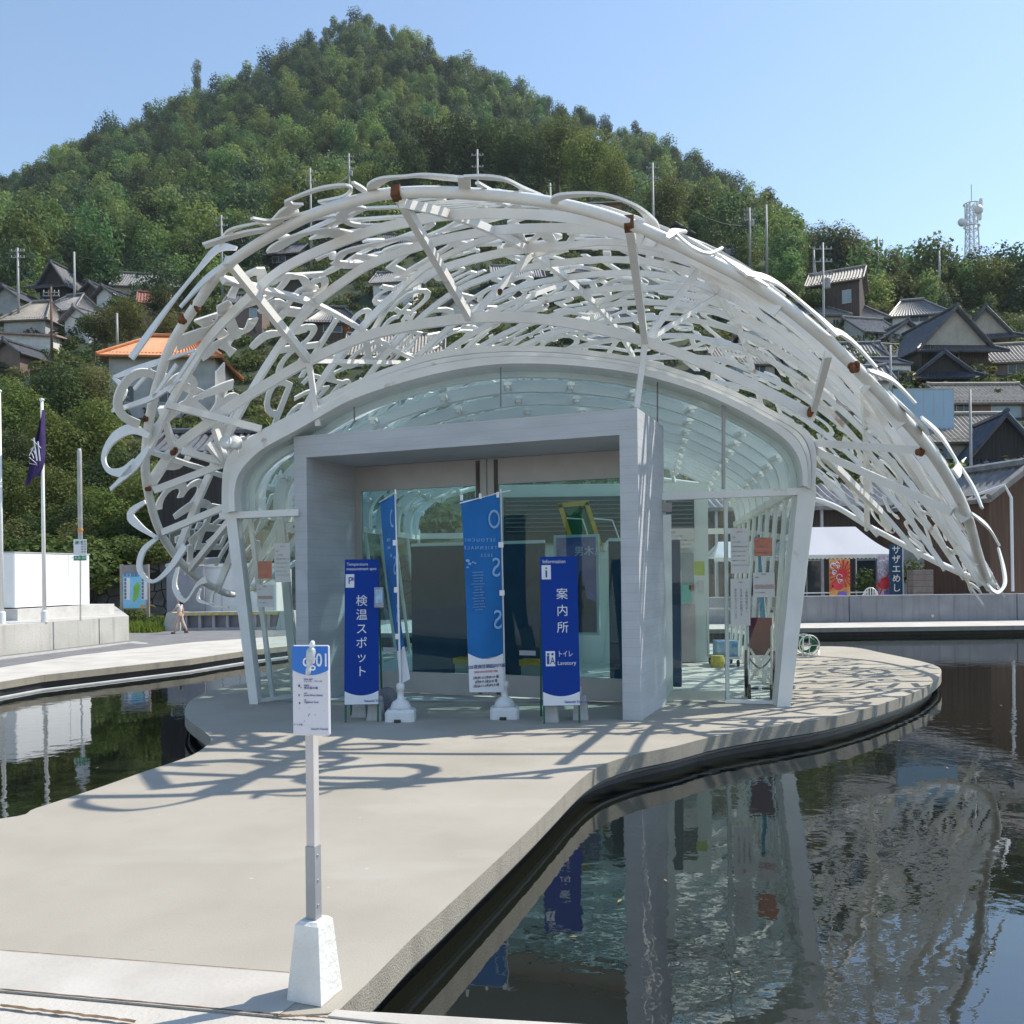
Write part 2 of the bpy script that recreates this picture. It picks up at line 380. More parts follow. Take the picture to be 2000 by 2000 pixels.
# left quay: paved walk, asphalt road
edge = [G(*p) for p in [(-700,1455),(-250,1385),(0,1332),(85,1318),(242,1301),(370,1287),(481,1271),(560,1262),(640,1252)]]
lq = slab('left_quay', [Vector((-60,6,0))] + edge + [Vector((-4.5,24.2,0)), Vector((2,24.2,0)), Vector((24,24.2,0)), Vector((60,25,0)), Vector((60,45,0)), Vector((-60,45,0))], -.12, 0, M_quay, M_side)
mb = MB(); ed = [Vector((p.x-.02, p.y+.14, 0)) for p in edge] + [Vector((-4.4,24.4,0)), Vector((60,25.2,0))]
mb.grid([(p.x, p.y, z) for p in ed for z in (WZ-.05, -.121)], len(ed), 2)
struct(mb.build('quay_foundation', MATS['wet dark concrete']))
mb = MB(); mb.tube([(p.x+.03, p.y-.16, WZ+.005) for p in edge], .03, 6)
struct(mb.build('pool_edge_ledge', mat('pale ledge', (.42,.43,.44), .5)))
ra = [G(*p) for p in [(-700,1405),(-250,1350),(0,1304),(142,1281),(285,1264),(379,1254),(481,1247),(640,1237)]]
rbk = [Vector((-3,33,0)), Vector((-30,33,0)), Vector((-40,12,0))]
struct(MB().prism([(p.x,p.y) for p in ra+rbk], -.01, .005).build('asphalt_road', M_asph))
# painted line along the foot of the low wall
mb = MB(); q = [G(*p) for p in [(-200,1306),(0,1284),(194,1261),(262,1253),(290,1256),(285,1259),(250,1257),(194,1265),(0,1289),(-200,1312)]]
mb.prism([(p.x,p.y) for p in q], .004, .010); struct(mb.build('road_marking', mat('worn road paint', (.5,.49,.46), .8, col2=(.3,.3,.29), scale=9)))
# ------------------------------------------------------------------ the lettered steel canopy
CC = Vector((1.5, 14.0)); TH = R(22); PU = Vector((math.cos(TH), -math.sin(TH))); PV = Vector((math.sin(TH), math.cos(TH)))
ZC = 6.0; KP = 2.3
rim_px = [(464,1159,13.9),(422,1150,13.2),(366,1112,12.4),(315,1043,11.7),(290,964,11.2),(284,900,10.9),(293,814,10.6),(312,735,10.35),(337,669,10.15),(384,595,9.85),(449,514,9.5),(587,430,8.9),(699,391,8.45),(775,377,8.25),(900,377,8.02),(1080,396,7.88),(1229,437,7.84),(1397,514,7.9),(1500,573,7.98),(1624,673,8.2),(1729,779,8.5),(1813,875,8.85),(1867,960,9.2),(1894,1024,9.55),(1909,1080,9.95),(1925,1125,10.7),(1940,1143,11.7),(1925,1139,13.4),(1860,1112,15.0),(1800,1083,16.1),(1700,1030,17.3),(1590,975,18.4)]
RIMW = [P(*p) for p in rim_px] + [Vector(p) for p in [(4.4,19.6,3.5),(2.4,20.1,3.8),(0.2,19.7,3.7),(-1.9,18.6,3.1),(-3.5,17.0,2.2),(-4.3,15.4,1.55)]]
NRIMF = len(rim_px)
RIMS = catmull(RIMW, 8, True)
_ang = []; 
for p in RIMS:
    q = Vector((p.x, p.y)) - CC; u, v = q.dot(PU), q.dot(PV); _ang.append((math.atan2(v, u), math.hypot(u, v), p.z))
_ang.sort()
_A = np.array([a[0] for a in _ang]); _R = np.array([a[1] for a in _ang]); _Z = np.array([a[2] for a in _ang])
_A = np.concatenate([_A-2*math.pi, _A, _A+2*math.pi]); _R = np.tile(_R, 3); _Z = np.tile(_Z, 3)
def rimat(t): return float(np.interp(t, _A, _R)), float(np.interp(t, _A, _Z))
def zs(u, v):
    r_, z_ = rimat(math.atan2(v, u)); r = math.hypot(u, v)/r_
    if r > 1: return z_-(ZC-z_)*KP*(r-1)*min(1, (u/r_)**2*1.2)
    return ZC-(ZC-z_)*r**KP
def rr(u, v): return math.hypot(u, v)/rimat(math.atan2(v, u))[0]
def W(u, v, dz=0.0):
    q = CC + PU*u + PV*v; return Vector((q.x, q.y, zs(u, v)+dz))
def normal(u, v):
    e = .05; a = W(u+e, v)-W(u-e, v); b = W(u, v+e)-W(u, v-e); return a.cross(b).normalized()
canopy = thing('letter_canopy', 'white steel roof of cut-out letters arching over the glass pavilion, rusty at its joints', 'canopy', (1.5, 14.0, 0))
# front edge tube (and the rim all round)
rimtube = MB().tube([p for p in RIMS], .054, 10, closed=True)
rimtube.build('edge_tube', M_white, canopy, smooth=True)
# arch bands across the shell, perpendicular to the axis
BOFF = -.10
def uspan(v, n=60):
    us = [u for u in np.linspace(-6.6, 6.6, 529) if rr(u, v) <= 1.0]
    return np.linspace(us[0], us[-1], n) if len(us) > 5 else []
band_vs = [-5.2, -4.1, -3.0, -2.15, -1.4, -.6, .2, 1.0, 1.8, 2.6, 3.4, 4.2, 5.0]
for v in band_vs:
    us = uspan(v)
    if not len(us): continue
    pts = [W(u, v, BOFF) for u in us]; ups = [normal(u, v) for u in us]
    MB().rect(pts, .045, .10 if v < -2.5 else .08, ups).build('arch_band', M_white, canopy)
# purlins along the axis
for u in (-4.3, -2.62, -0.15, 2.0, 3.85):
    vs_ = [v for v in np.linspace(-6.6, 6.6, 529) if rr(u, v) <= 1.0]
    vv = np.linspace(vs_[0], vs_[-1], 40)
    MB().rect([W(u, v, BOFF) for v in vv], .06, .085, [normal(u, v) for v in vv]).build('purlin', M_white, canopy)
# diagonal flats in the skin
mbd = MB()
for (u0, v0, u1, v1) in [(-2.62,-2.75,-.15,-3.95),(-.15,-2.75,2,-3.95),(2,-2.75,4.6,-2.2),(-4.3,-2.75,-2.62,-1.4),(-2.62,0,-.15,-1.4),(2,-1.4,-.15,0),(2,0,4.9,-1.0),(4.9,-1.4,3.85,1.5),(3.85,-2.75,5.2,0),(-4.3,0,-2.62,1.5),(-5.0,-1.4,-4.3,0),(2,1.5,4.6,3.0)]:
    n = 14; uu = np.linspace(u0, u1, n); vv = np.linspace(v0, v1, n)
    mbd.rect([W(a, b, BOFF-.03) for a, b in zip(uu, vv)], .045, .07, [normal(a, b) for a, b in zip(uu, vv)])
mbd.build('diagonal_brace', M_white, canopy)
# lower chord arch in front of the glass gable, with its struts
L1 = [P(*p) for p in [(290,952,11.15),(340,880,11.1),(405,828,11.05),(471,782,11.0),(540,740,10.95),(603,705,10.9),(700,662,10.8),(800,637,10.7),(918,622,10.6),(1010,620,10.5),(1100,629,10.42),(1180,645,10.36),(1260,667,10.3),(1350,700,10.25),(1440,738,10.2),(1520,777,10.15),(1587,812,10.1)]]
L1s = catmull(L1, 4)
MB().rect(L1s, .08, .115, (0,-.1,1)).build('lower_chord', M_white, canopy)
def near_surface(px, py):
    # first point along the pixel's sight line on the shell, past its rim
    for d in np.linspace(7.6, 15, 700):
        p = P(px, py, float(d)); q = Vector((p.x, p.y))-CC; u, v = q.dot(PU), q.dot(PV)
        if rr(u, v) < 1.0 and p.z <= zs(u, v)+.0 and rr(u, v) > 0.05: 
            pass
        if rr(u, v) < .995 and p.z > zs(u, v)-.02: return p
    return None
def l1(px): return min(L1s, key=lambda p: abs((1000+F*p.x/p.y)-px))
n_rim = {k: P(*k) for k in [(449,514,9.5),(775,377,8.22),(1229,437,7.84),(384,595,9.85),(293,814,10.6),(290,952,11.15),(1667,713,8.3),(1813,875,8.85)]}
str_pairs = [(P(449,514,9.5), l1(603)), (P(775,377,8.22), l1(918)), (P(1229,437,7.84), l1(1258))]
for a, b in str_pairs:
    s_ = MB().bar(a, b, .075, .10).build('strut', M_white, canopy)
    d_ = (a-b).normalized()
    MB().bar(a-d_*.05, a+d_*.05, .085, .115).build('end_plate', M_white if a.x < -2 else M_rust, s_)
def surf(u, v): return W(u, v, BOFF-.07)
for u, px in ((-2.62, 603), (-.15, 918), (2.0, 1260)):
    q = surf(u, -2.9); b = l1(px); MB().bar(q, b, .075, .075).build('strut', M_white, canopy)
    q2 = surf(u, -1.4); MB().bar(q2, b, .055, .055).build('strut', M_white, canopy)
# feet of the two lattice legs on the concrete portal, arms from the gable columns out to the rim
for a, b in ((l1(603), P(622,832,11.0)), (l1(1258), P(1243,798,10.25)), (P(440,905,11.3), P(357,880,10.9)), (P(440,905,11.3), P(300,958,11.1)), (P(452,985,11.3), P(318,1040,11.6)), (P(455,1010,11.3), P(372,1112,12.3)), (P(420,838,11.1), P(442,905,11.3)), (P(405,865,11.05), P(440,910,11.3)), (P(1592,865,10.4), P(1805,880,8.9)), (P(1592,880,10.4), P(1860,1000,9.4)), (P(1585,815,10.3), P(1618,690,8.4)), (P(1592,872,10.45), P(1720,1000,13.0)), (P(315,795,10.75), P(340,880,11.1)), (P(325,790,10.6), P(510,838,11.1))):
    MB().bar(a, b, .065, .085).build('strut', M_white, canopy)
# rust at the welded nodes
rng = random.Random(5)
for px, py, d, s in [(384,598,9.84,.09),(357,620,9.95,.10),(1667,716,8.25,.09),(1587,803,10.0,.085),(1797,880,8.85,.075),(1397,514,7.9,.06),(290,952,11.1,.07),(340,880,11.02,.08),(283,818,10.55,.06),(675,642,9.9,.06),(977,570,9.6,.06)]:
    c = P(px, py, d); mb = MB(); s *= .72
    for k in range(5): 
        o = Vector((rng.uniform(-1,1), rng.uniform(-.4,.4), rng.uniform(-1,1)))*s*.5
        mb.lathe([(s*.25,-s*.6),(s*.5,-s*.3),(s*.52,s*.25),(s*.3,s*.6)], c+o, 7)
    mb.build('rusted_node', M_rust, canopy)
# the letters, laid out in rows over the outer skin
GL = list("AROMEDYGPSQBRKWNZ&CUVXHJ") + list("aegmkrsdybqhnpw") + list("ЖДЯФЮБЭИ") + list("אבשלמתעק") + list("男木島心水山文字石海空森人") + list("अकमनह") + list("ΣΩΨΔΦΞ") + list("سمعهلك") + list("0235689")
rng = random.Random(21)
letters = []
def place_letter(ch, u0, v0, size, rot, shear):
    vs, fs = glyph(ch, 'CENTER', shear, 0, .012/size)
    cr, sr = math.cos(rot), math.sin(rot)
    n = normal(u0, v0); P0 = W(u0, v0)
    e1 = Vector((PU.x, PU.y, 0)); e1 = (e1-n*e1.dot(n)).normalized(); e2 = n.cross(e1)
    out = []
    for x, y, z in vs:
        X_, Y_ = (x*cr-y*sr)*size*1.22, (x*sr+y*cr)*size
        q = P0 + e1*X_ + e2*Y_; h = Vector((q.x, q.y))-CC
        u, v = h.dot(PU), h.dot(PV)
        p = Vector((q.x, q.y, zs(u, v))) + n*(z*size + .06)
        out.append(p)
    return out, fs
area = 0
v = -6.55
row = 0
while v < 6.2:
    step = rng.uniform(.54, .62)*(1.25 if v < -3.6 else 1); row += 1
    us = [u for u in np.linspace(-6.9, 6.9, 277) if rr(u, v) <= (1.0 if u < 1 else .975)]
    if len(us) > 3:
        u = us[0] + rng.uniform(0, .2)
        while u < us[-1]:
            ch = rng.choice(GL); size = rng.uniform(.70, .92)*(1.3 if v < -3.6 else 1.0)
            size *= (.85 if u > 2.2 else 1)
            slope = math.sqrt(1+((zs(min(u+.1,us[-1]), v)-zs(u-.05, v))/.15)**2)
            wd = rng.uniform(.66, .80)*size/slope
            letters.append((ch, u+wd/2, v+rng.uniform(-.08,.08), size, rng.choice([0,0,0,.2,-.2,math.pi,rng.uniform(-.6,.6),math.pi/2]), rng.choice([0,.25,.35])))
            if v < -2.9 and u > .8:
                q_ = letters.pop()
                if rng.random() < .62: letters.append((rng.choice('OQCeaS6gDU'), q_[1], q_[2], q_[3]*1.25, rng.uniform(-.8,.8), .3)); u += .25
            u += wd*(1 if v > -3.4 else rng.choice([1, 1.6, 2.2]))*(1.22 if u > 1.8 else 1)
    v += step
# letters that hang over the front edge tube: strokes traced at their own depth, laid flat on the skin
RPX = [(p[0], p[1], p[2]) for p in rim_px]
def rim_near(px, py):
    best = None
    for a, b in zip(RPX[:-1], RPX[1:]):
        dx, dy = b[0]-a[0], b[1]-a[1]; t = max(0, min(1, ((px-a[0])*dx+(py-a[1])*dy)/(dx*dx+dy*dy)))
        q = (a[0]+dx*t, a[1]+dy*t, a[2]+(b[2]-a[2])*t); s_ = math.hypot(px-q[0], py-q[1])
        if best is None or s_ < best[0]: best = (s_, q[2])
    return best
STROKES = [[((462,485),(425,486),(385,530),(330,598),(256,700),.13),((455,505),(400,548),(352,600),.12)],
 [((221,737),(262,722),(330,700),(383,684),.10),((221,737),(245,765),(219,803),.09),((219,803),(300,776),(352,742),.10),((262,760),(296,722),.07),((300,776),(345,712),.08),((330,766),(383,686),.08)],
 [((292,852),(258,838),(222,856),(203,892),(212,918),(240,922),(264,905),.20),((292,872),(262,912),(216,956),.18)],
 [((284,980),(254,1004),(275,1030),(308,1051),.17),((308,1051),(280,1076),(273,1112),(296,1136),(326,1117),(362,1066),.15)],
 [((350,1100),(341,1145),(362,1174),(386,1142),(404,1132),.13)],[((392,1150),(388,1172),(420,1182),.08),((420,1150),(414,1180),(446,1186),.08)],
 [((492,426),(520,432),(548,428),(602,414),0.083),((430,482),(447,453),(482,440),(516,437),(538,458),0.061)],
 [((561,392),(572,412),(586,432),0.110),((561,392),(617,371),(668,362),(686,368),(672,384),(624,395),0.066),((689,356),(708,370),(728,384),0.061)],
 [((727,380),(728,364),(750,350),(790,345),(830,343),(905,350),0.110)],
 [((908,372),(906,345),0.110),((906,345),(950,346),(990,352),(1024,369),(1066,390),0.088),((932,357),(968,377),0.044)],
 [((1084,398),(1086,388),(1112,381),(1180,381),(1238,401),(1270,428),(1278,448),0.094)],
 [((1303,466),(1318,452),(1340,452),.14),((1318,455),(1353,484),(1385,495),(1411,484),.10)],
 [((1411,502),(1459,534),(1500,560),.18)],[((1455,536),(1492,542),(1530,562),(1600,620),(1638,656),.20)],
 [((1617,646),(1640,650),(1670,672),(1712,718),.18)],[((1695,724),(1742,742),(1788,788),.16)],
 [((1800,816),(1832,845),(1856,880),(1872,910),(1866,926),.20)],[((1872,905),(1900,950),(1918,992),.17)],[((1897,1003),(1930,1030),(1952,1066),.15)],
 [((1950,1070),(1960,1110),(1962,1142),(1946,1157),(1925,1140),.15)]]
for S_ in STROKES:
    # every letter is one flat plate: a plane through its middle, turned with the skin
    allp = [q for st in S_ for q in st[:-1]]; mx_, my_ = sum(q[0] for q in allp)/len(allp), sum(q[1] for q in allp)/len(allp)
    s_, dd = rim_near(mx_, my_); c0 = P(mx_, my_, dd-.0045*s_)
    q = Vector((c0.x, c0.y))-CC; u, v = q.dot(PU), q.dot(PV); k = max(1, rr(u, v)/.97); nn_ = normal(u/k, v/k)
    N_ = (nn_+Vector((0,-.35,0))).normalized() if mx_ > 1290 else Vector((nn_.x*.5, -.12, 1)).normalized() if mx_ > 480 else Vector((nn_.x*.6, -.8, nn_.z*.3)).normalized()
    def onpl(px, py):
        rx, rz = ray(px, py); D_ = Vector((rx, 1, rz)); O_ = Vector((0,0,EYE)); den = D_.dot(N_)
        t = (c0-O_).dot(N_)/den if abs(den) > .08 else c0.y
        t = max(c0.y-.8, min(c0.y+.8, t)); return O_+D_*t
    mb = MB()
    for st in S_:
        pts = catmull([onpl(px, py) for px, py in st[:-1]], 5)
        m_ = len(pts)-1; loop = len(st) > 5
        wd_ = [st[-1]*(.48 if mx_ > 1290 else .68 if mx_ < 480 else 1)*((.45+.65*math.sin(math.pi*(i/m_*(1.5 if loop else 1)+.08))**2) if m_ > 8 else 1) for i in range(m_+1)]
        mb.rect(pts, wd_, .022, [N_]*len(pts))
    mb.build('letter', M_white, canopy)
# letters one can read from below in the front bays, traced onto the skin
def under(px, py):
    last = None
    for d in np.arange(7.75, 17, .03):
        p = P(px, py, float(d)); q = Vector((p.x, p.y))-CC; u, v = q.dot(PU), q.dot(PV)
        if rr(u, v) > .998: continue
        if p.z >= zs(u, v)-.01: return p, normal(u, v)
        last = (p, normal(u, v))
    return last
def ell(cx, cy, rx, ry, rot, a0=0, a1=360, n=15):
    o = []
    for a in np.linspace(R(a0), R(a1), n):
        x, y = rx*math.cos(a), ry*math.sin(a); c, s = math.cos(R(rot)), math.sin(R(rot)); o.append((cx+x*c-y*s, cy+x*s+y*c))
    return o
INNER = [[ell(1252,468,52,15,14)+[.15]],[((1290,470),(1330,500),(1380,508),(1440,545),.16)],[((1180,440),(1210,462),(1250,455),.15)],[ell(1362,528,64,25,12)+[.13]],[ell(1133,537,46,15,3)+[.12]],
 [((975,492),(1003,487),.13),((992,490),(1012,446),.17),((1010,452),(1030,480),.10),((1028,480),(1062,450),.10),((1058,450),(1098,492),.17),((1098,492),(1125,455),.10),((1112,456),(1140,462),.12)],
 [((708,407),(690,405),(672,414),(668,426),(690,438),(740,441),(797,432),.13)],
 [((528,556),(553,540),(585,540),(600,556),.10),((600,556),(630,545),(633,560),(612,573),(588,578),.10)],
 [((532,492),(548,478),(590,458),(632,451),(682,461),.20)],
 [((660,507),(672,493),(705,483),(752,471),(800,464),(832,478),.14)],[((650,512),(690,518),(740,506),(690,500),.12)],
 [((434,592),(441,612),(424,634),(392,652),(345,672),.20)],[((450,622),(458,648),(482,644),(495,622),.13)],[((395,700),(430,668),(470,650),.12),((430,668),(455,690),.12)],
 [((845,458),(880,470),(930,478),(980,474),.14)],[((935,402),(975,412),(1015,398),.10)],[((1190,470),(1240,500),(1290,512),.13)],[((1180,560),(1215,545),(1262,560),(1240,580),(1190,578),(1180,560),.11)],
 [((1560,720),(1620,760),(1690,820),.14)],[((1690,800),(1740,850),(1790,900),.14)],
 [ell(1476,655,46,13,28)+[.11]],[ell(1590,768,52,13,34)+[.11]],[ell(1716,905,56,14,42)+[.11]],[ell(1835,1040,50,12,50)+[.11]],
 [((300,840),(345,800),(400,770),(455,750),.13)],[((330,860),(370,880),(350,910),(310,905),.11)],[((340,1010),(380,985),(410,990),(400,1030),(370,1060),.12)],[((320,760),(352,735),(380,750),(360,790),(330,800),.11)],[((505,610),(535,590),(560,600),(545,622),.11)],[((490,680),(520,655),(560,650),(600,640),.12)]]
for S_ in INNER:
    mb = MB()
    for st in S_:
        q = [under(*p) for p in catmull([Vector((a, b, 0)) for a, b in st[:-1]], 4) for p in [(p.x, p.y)]]
        q = [t for t in q if t]
        keep = [q[0]]
        for t in q[1:]:
            if (t[0]-keep[-1][0]).length < 1.0: keep.append(t)
        if len(keep) < 3: continue
        m_ = len(keep)-1; wd_ = [st[-1]*(.5+.6*abs(math.sin(math.pi*(i/m_*1.5+.1)))) for i in range(m_+1)]
        mb.rect([t[0] for t in keep], wd_, .02, [t[1] for t in keep])
    if mb.v: mb.build('letter', M_white, canopy)
done = []
for L in letters:
    try: done.append((L, place_letter(*L)))
    except Exception: pass
def imp(t):
    pts = t[1][0]; c = pts[0]
    return -(Vector(c)-Vector((0,0,EYE))).length + (4 if t[0][2] < -4.5 else 0)
done = [t for t in done if len(t[1][0])]
done.sort(key=imp, reverse=True)
for L, (vs, fs) in done[:44]: MB().add(vs, fs).build('letter', M_white, canopy)
mb = MB()
for L, (vs, fs) in done[44:]: mb.add(vs, fs)
o = mb.build('lettering', M_white, canopy); o['kind'] = 'stuff'
# a cluster of two floodlights on the left haunch
for dx in (-10, 8):
    fl = thing('floodlight', ('left' if dx < 0 else 'right') + ' one of two white floodlights clamped to the canopy haunch', 'floodlight', P(455+dx, 868, 10.9), group='floodlights on the canopy')
    MB().lathe([(.03,-.03),(.07,-.01),(.085,.05),(.08,.09),(.0,.085)], (0,0,0), 12, Matrix.Rotation(R(75),4,'X')).build('lamp_head', M_white2, fl, world=False, smooth=True)
    MB().bar((0,0,-.02),(0,.03,-.16),.02).build('bracket', M_white, fl, world=False)
# ------------------------------------------------------------------ concrete portal with sliding doors
PO = P(1252, 1412, 9.45); PO.z = 0                     # front right foot of the portal
pa = Vector((.375, .927, 0)); pw = Vector((-.927, .375, 0))
PM = Matrix(((-pw.x, pa.x, 0, PO.x), (-pw.y, pa.y, 0, PO.y), (0,0,1,0), (0,0,0,1)))   # local x runs to the right along the front, y goes in
PW, PD, PH = 4.42, 1.3, 3.36
portal = thing('concrete_porch', 'square porch of board-marked grey concrete framing the pavilion entrance', 'porch', tuple(PO))
ROOTM[portal.name] = Matrix.Translation(PO)
mb = MB()
mb.box(-PW, -PW+.185, 0, PD, 0, PH, PM); mb.box(-.20, 0, 0, PD, 0, PH, PM); mb.box(-PW+.185, -.20, 0, PD, PH-.275, PH, PM)
mb.build('concrete_frame', M_conc, portal)
MB().box(-PW+.005, -PW+.18, -.004, 0, 1.42, 1.68, PM).build('pasted_paper', mat('grey paper', (.52,.54,.58), .8), portal)
# doors: two leaves with a wide head, grooved meeting stiles and a kick rail
yd = 1.12
def door(x0, x1, name, lab):
    d_ = thing(name, lab, 'door', tuple(PM @ Vector(((x0+x1)/2, yd, 0))), group='sliding doors of the porch')
    f = MB()
    f.box(x0, x1, yd, yd+.06, PH-.275-.34, PH-.279, PM); f.box(x0, x1, yd, yd+.06, .03, .30, PM)
    f.box(x0, x0+.09, yd+.001, yd+.06, .30, PH-.615, PM); f.box(x1-.09, x1, yd+.001, yd+.06, .30, PH-.615, PM)
    f.build('door_frame', M_alu, d_)
    MB().box(x0+.09, x1-.09, yd+.025, yd+.037, .30, PH-.615, PM).build('glass_pane', M_glassd, d_)
    s = MB()
    xx = x1-.14 if x0 < -3 else x0+.09
    s.box(xx, xx+.05, yd-.012, yd+.02, .05, PH-.30, PM); s.build('brush_strip', mat('worn dark brush strip', (.055,.05,.045), .8, col2=(.16,.14,.12), scale=30, stretch=(1,1,.1)), d_)
    k = MB()
    for zz in (.62, ): k.box(x0+.4, x0+.62, yd+.018, yd+.024, zz-.06, zz+.0, PM)
    k.build('sticker', mat('grey paper', (.5,.5,.5)), d_)
    hb = MB(); hx = x1-.05 if x0 < -3 else x0+.05
    hb.lathe([(.035,0),(.04,.01),(.02,.016)], (0,0,0), 12, PM @ T(hx, yd-.002, 1.75) @ Matrix.Rotation(R(90),4,'X')); hb.build('lock', M_steel, d_)
    return d_
xm = -PW+.185+ (PW-.385)*.49
door(-PW+.187, xm-.012, 'sliding_door', 'left glazed sliding door in the concrete porch, behind the rippled blue banner flag')
door(xm+.012, -.203, 'sliding_door', 'right glazed sliding door in the concrete porch, behind the blue information board')
# ------------------------------------------------------------------ the glass pavilion
pav = thing('glass_pavilion', 'vaulted glass and white steel pavilion with leaning columns below the lettered roof', 'pavilion', (0.1, 11, 0))
# gable plane from the left foot to the right foot
def dF(px): return 11.15 + (px-500)/(1530-500)*(10.42-11.15)
inner = [(470,1000),(470,955),(480,925),(500,900),(530,876),(600,838),(680,792),(760,762),(850,737),(930,722),(1000,716),(1080,717),(1150,722),(1230,733),(1300,750),(1370,773),(1430,800),(1490,833),(1530,862),(1552,890),(1562,920),(1564,950)]
outer = [(437,1004),(437,950),(443,905),(468,872),(520,838),(590,801),(690,749),(775,714),(850,690),(930,680),(1000,677),(1080,679),(1160,687),(1240,700),(1320,722),(1400,750),(1470,783),(1540,820),(1578,845),(1592,880),(1593,920),(1590,960)]
pin = catmull([P(x,y,dF(x)) for x,y in inner], 4); pou = catmull([P(x,y,dF(x)) for x,y in outer], 4)
PAX = Vector((.16, .987, 0)).normalized()             # the vault runs back along this
def strip(a, b, off):
    return [p + off for pr in zip(a, b) for p in pr]
def lerp(a, b, t): return a*(1-t)+b*t
# gable arch: three stepped mouldings
for k, (t0, t1, y0, y1) in enumerate(((0,.36,-.16,.25),(.43,.64,-.10,.25),(.71,1.0,-.05,.25))):
    mb = MB(); n = len(pin); vs = []
    for i in range(n):
        a = lerp(pin[i], pou[i], t0); b = lerp(pin[i], pou[i], t1)
        vs += [a+PAX*y0, b+PAX*y0, b+PAX*y1, a+PAX*y1]
    fs = []
    for i in range(n-1):
        for q in range(4): fs.append((i*4+q, i*4+(q+1)%4, i*4+4+(q+1)%4, i*4+4+q))
    fs += [(3,2,1,0), tuple((n-1)*4+q for q in range(4))]
    mb.add(vs, fs).build('gable_arch', M_white, pav, recalc=True)
MB().grid(strip([lerp(a,b,.34) for a,b in zip(pin,pou)], [lerp(a,b,.73) for a,b in zip(pin,pou)], PAX*.0), len(pin), 2).build('gasket', mat('dark gasket', (.07,.07,.075), .7), pav)
# leaning columns
def leg(bot, top, w):
    mb = MB(); b0, t0 = P(*bot), P(*top); b0.z = 0.0; side = Vector((1,0,0)); fw = Vector((0,1,0))
    vs = []
    for c, ww in ((b0, w*.8), (t0, w)):
        vs += [c-side*ww*.5-fw*.10, c+side*ww*.5-fw*.10, c+side*ww*.5+fw*.12, c-side*ww*.5+fw*.12]
    mb.add(vs, [(3,2,1,0),(4,5,6,7),(0,1,5,4),(1,2,6,5),(2,3,7,6),(3,0,4,7)]); return mb
leg((500,1377,11.15),(455,1004,11.25),.135).build('column', M_white, pav)
leg((1526,1378,10.42),(1570,962,10.45),.20).build('column', M_white, pav)
MB().bar(P(1536,1377,10.46), P(1586,962,10.5), .05, .16).build('downpipe', M_steel, pav)
# transoms
def hbar(name, p, q, w, h): return MB().bar(P(*p), P(*q), w, h).build(name, M_white, pav)
hbar('transom', (432,1008,11.22),(586,1001,11.1),.12,.085)
hbar('transom', (1284,971,10.62),(1592,959,10.40),.12,.085)
# sills and mullions
MB().bar(P(503,1374,11.2)+Vector((0,0,.03)), G(588,1361)+Vector((0,0,.03)), .08, .05).build('sill', M_white2, pav)
MB().bar(G(1417,1373)+Vector((0,0,.025)), G(1528,1376)+Vector((0,0,.025)), .08, .04).build('sill', M_white2, pav)
MB().bar(P(1413,790,10.52), P(1413,955,10.52), .035, .05).build('mullion', M_alu, pav)
MB().bar(P(1417,968,10.55), G(1421,1372), .04, .05).build('mullion', M_white2, pav)
for px, a, b in ((692,795,826),(978,718,795),(1284,747,960)):
    MB().bar(P(px,a,dF(px)+.02), P(px,b,dF(px)+.02), .014, .02).build('mullion', mat('grey gasket', (.16,.16,.165)), pav)
# glazing: gable fan, left bay, right bays
cen = P(1000, 985, dF(1000))
fan = MB(); pg = [p+PAX*.03 for p in pin]
lowl, lowr = P(470,1004,dF(470))+PAX*.03, P(1564,958,dF(1564))+PAX*.03
def fanlow(p):
    q = lerp(lowl, lowr, max(0,min(1,(p.x-lowl.x)/(lowr.x-lowl.x))))
    xl, xr = (PM @ Vector((-PW, 0, 0))).x, (PM @ Vector((0, .9, 0))).x
    if xl < p.x < xr: q.z = PH-.01
    return q
n = len(pg); fan.grid([q for p in pg for q in (p, fanlow(p))], n, 2)
# keep only the parts outside the porch
keep = []
for f in fan.f:
    c = sum((Vector(fan.v[i]) for i in f), Vector())/len(f); keep.append(f)
fan.f = keep
fan.build('gable_glass', M_glass, pav)
def pane(a, b, c, d, m=None): return MB().add([a,b,c,d], [(0,1,2,3)]).build('glass_pane', m or M_glass, pav)
pane(P(503,1374,11.2), G(588,1361), P(588,1001,11.12), P(460,1008,11.22))
pane(G(1421,1373), P(1524,1377,10.45), P(1568,962,10.42), P(1417,968,10.52))
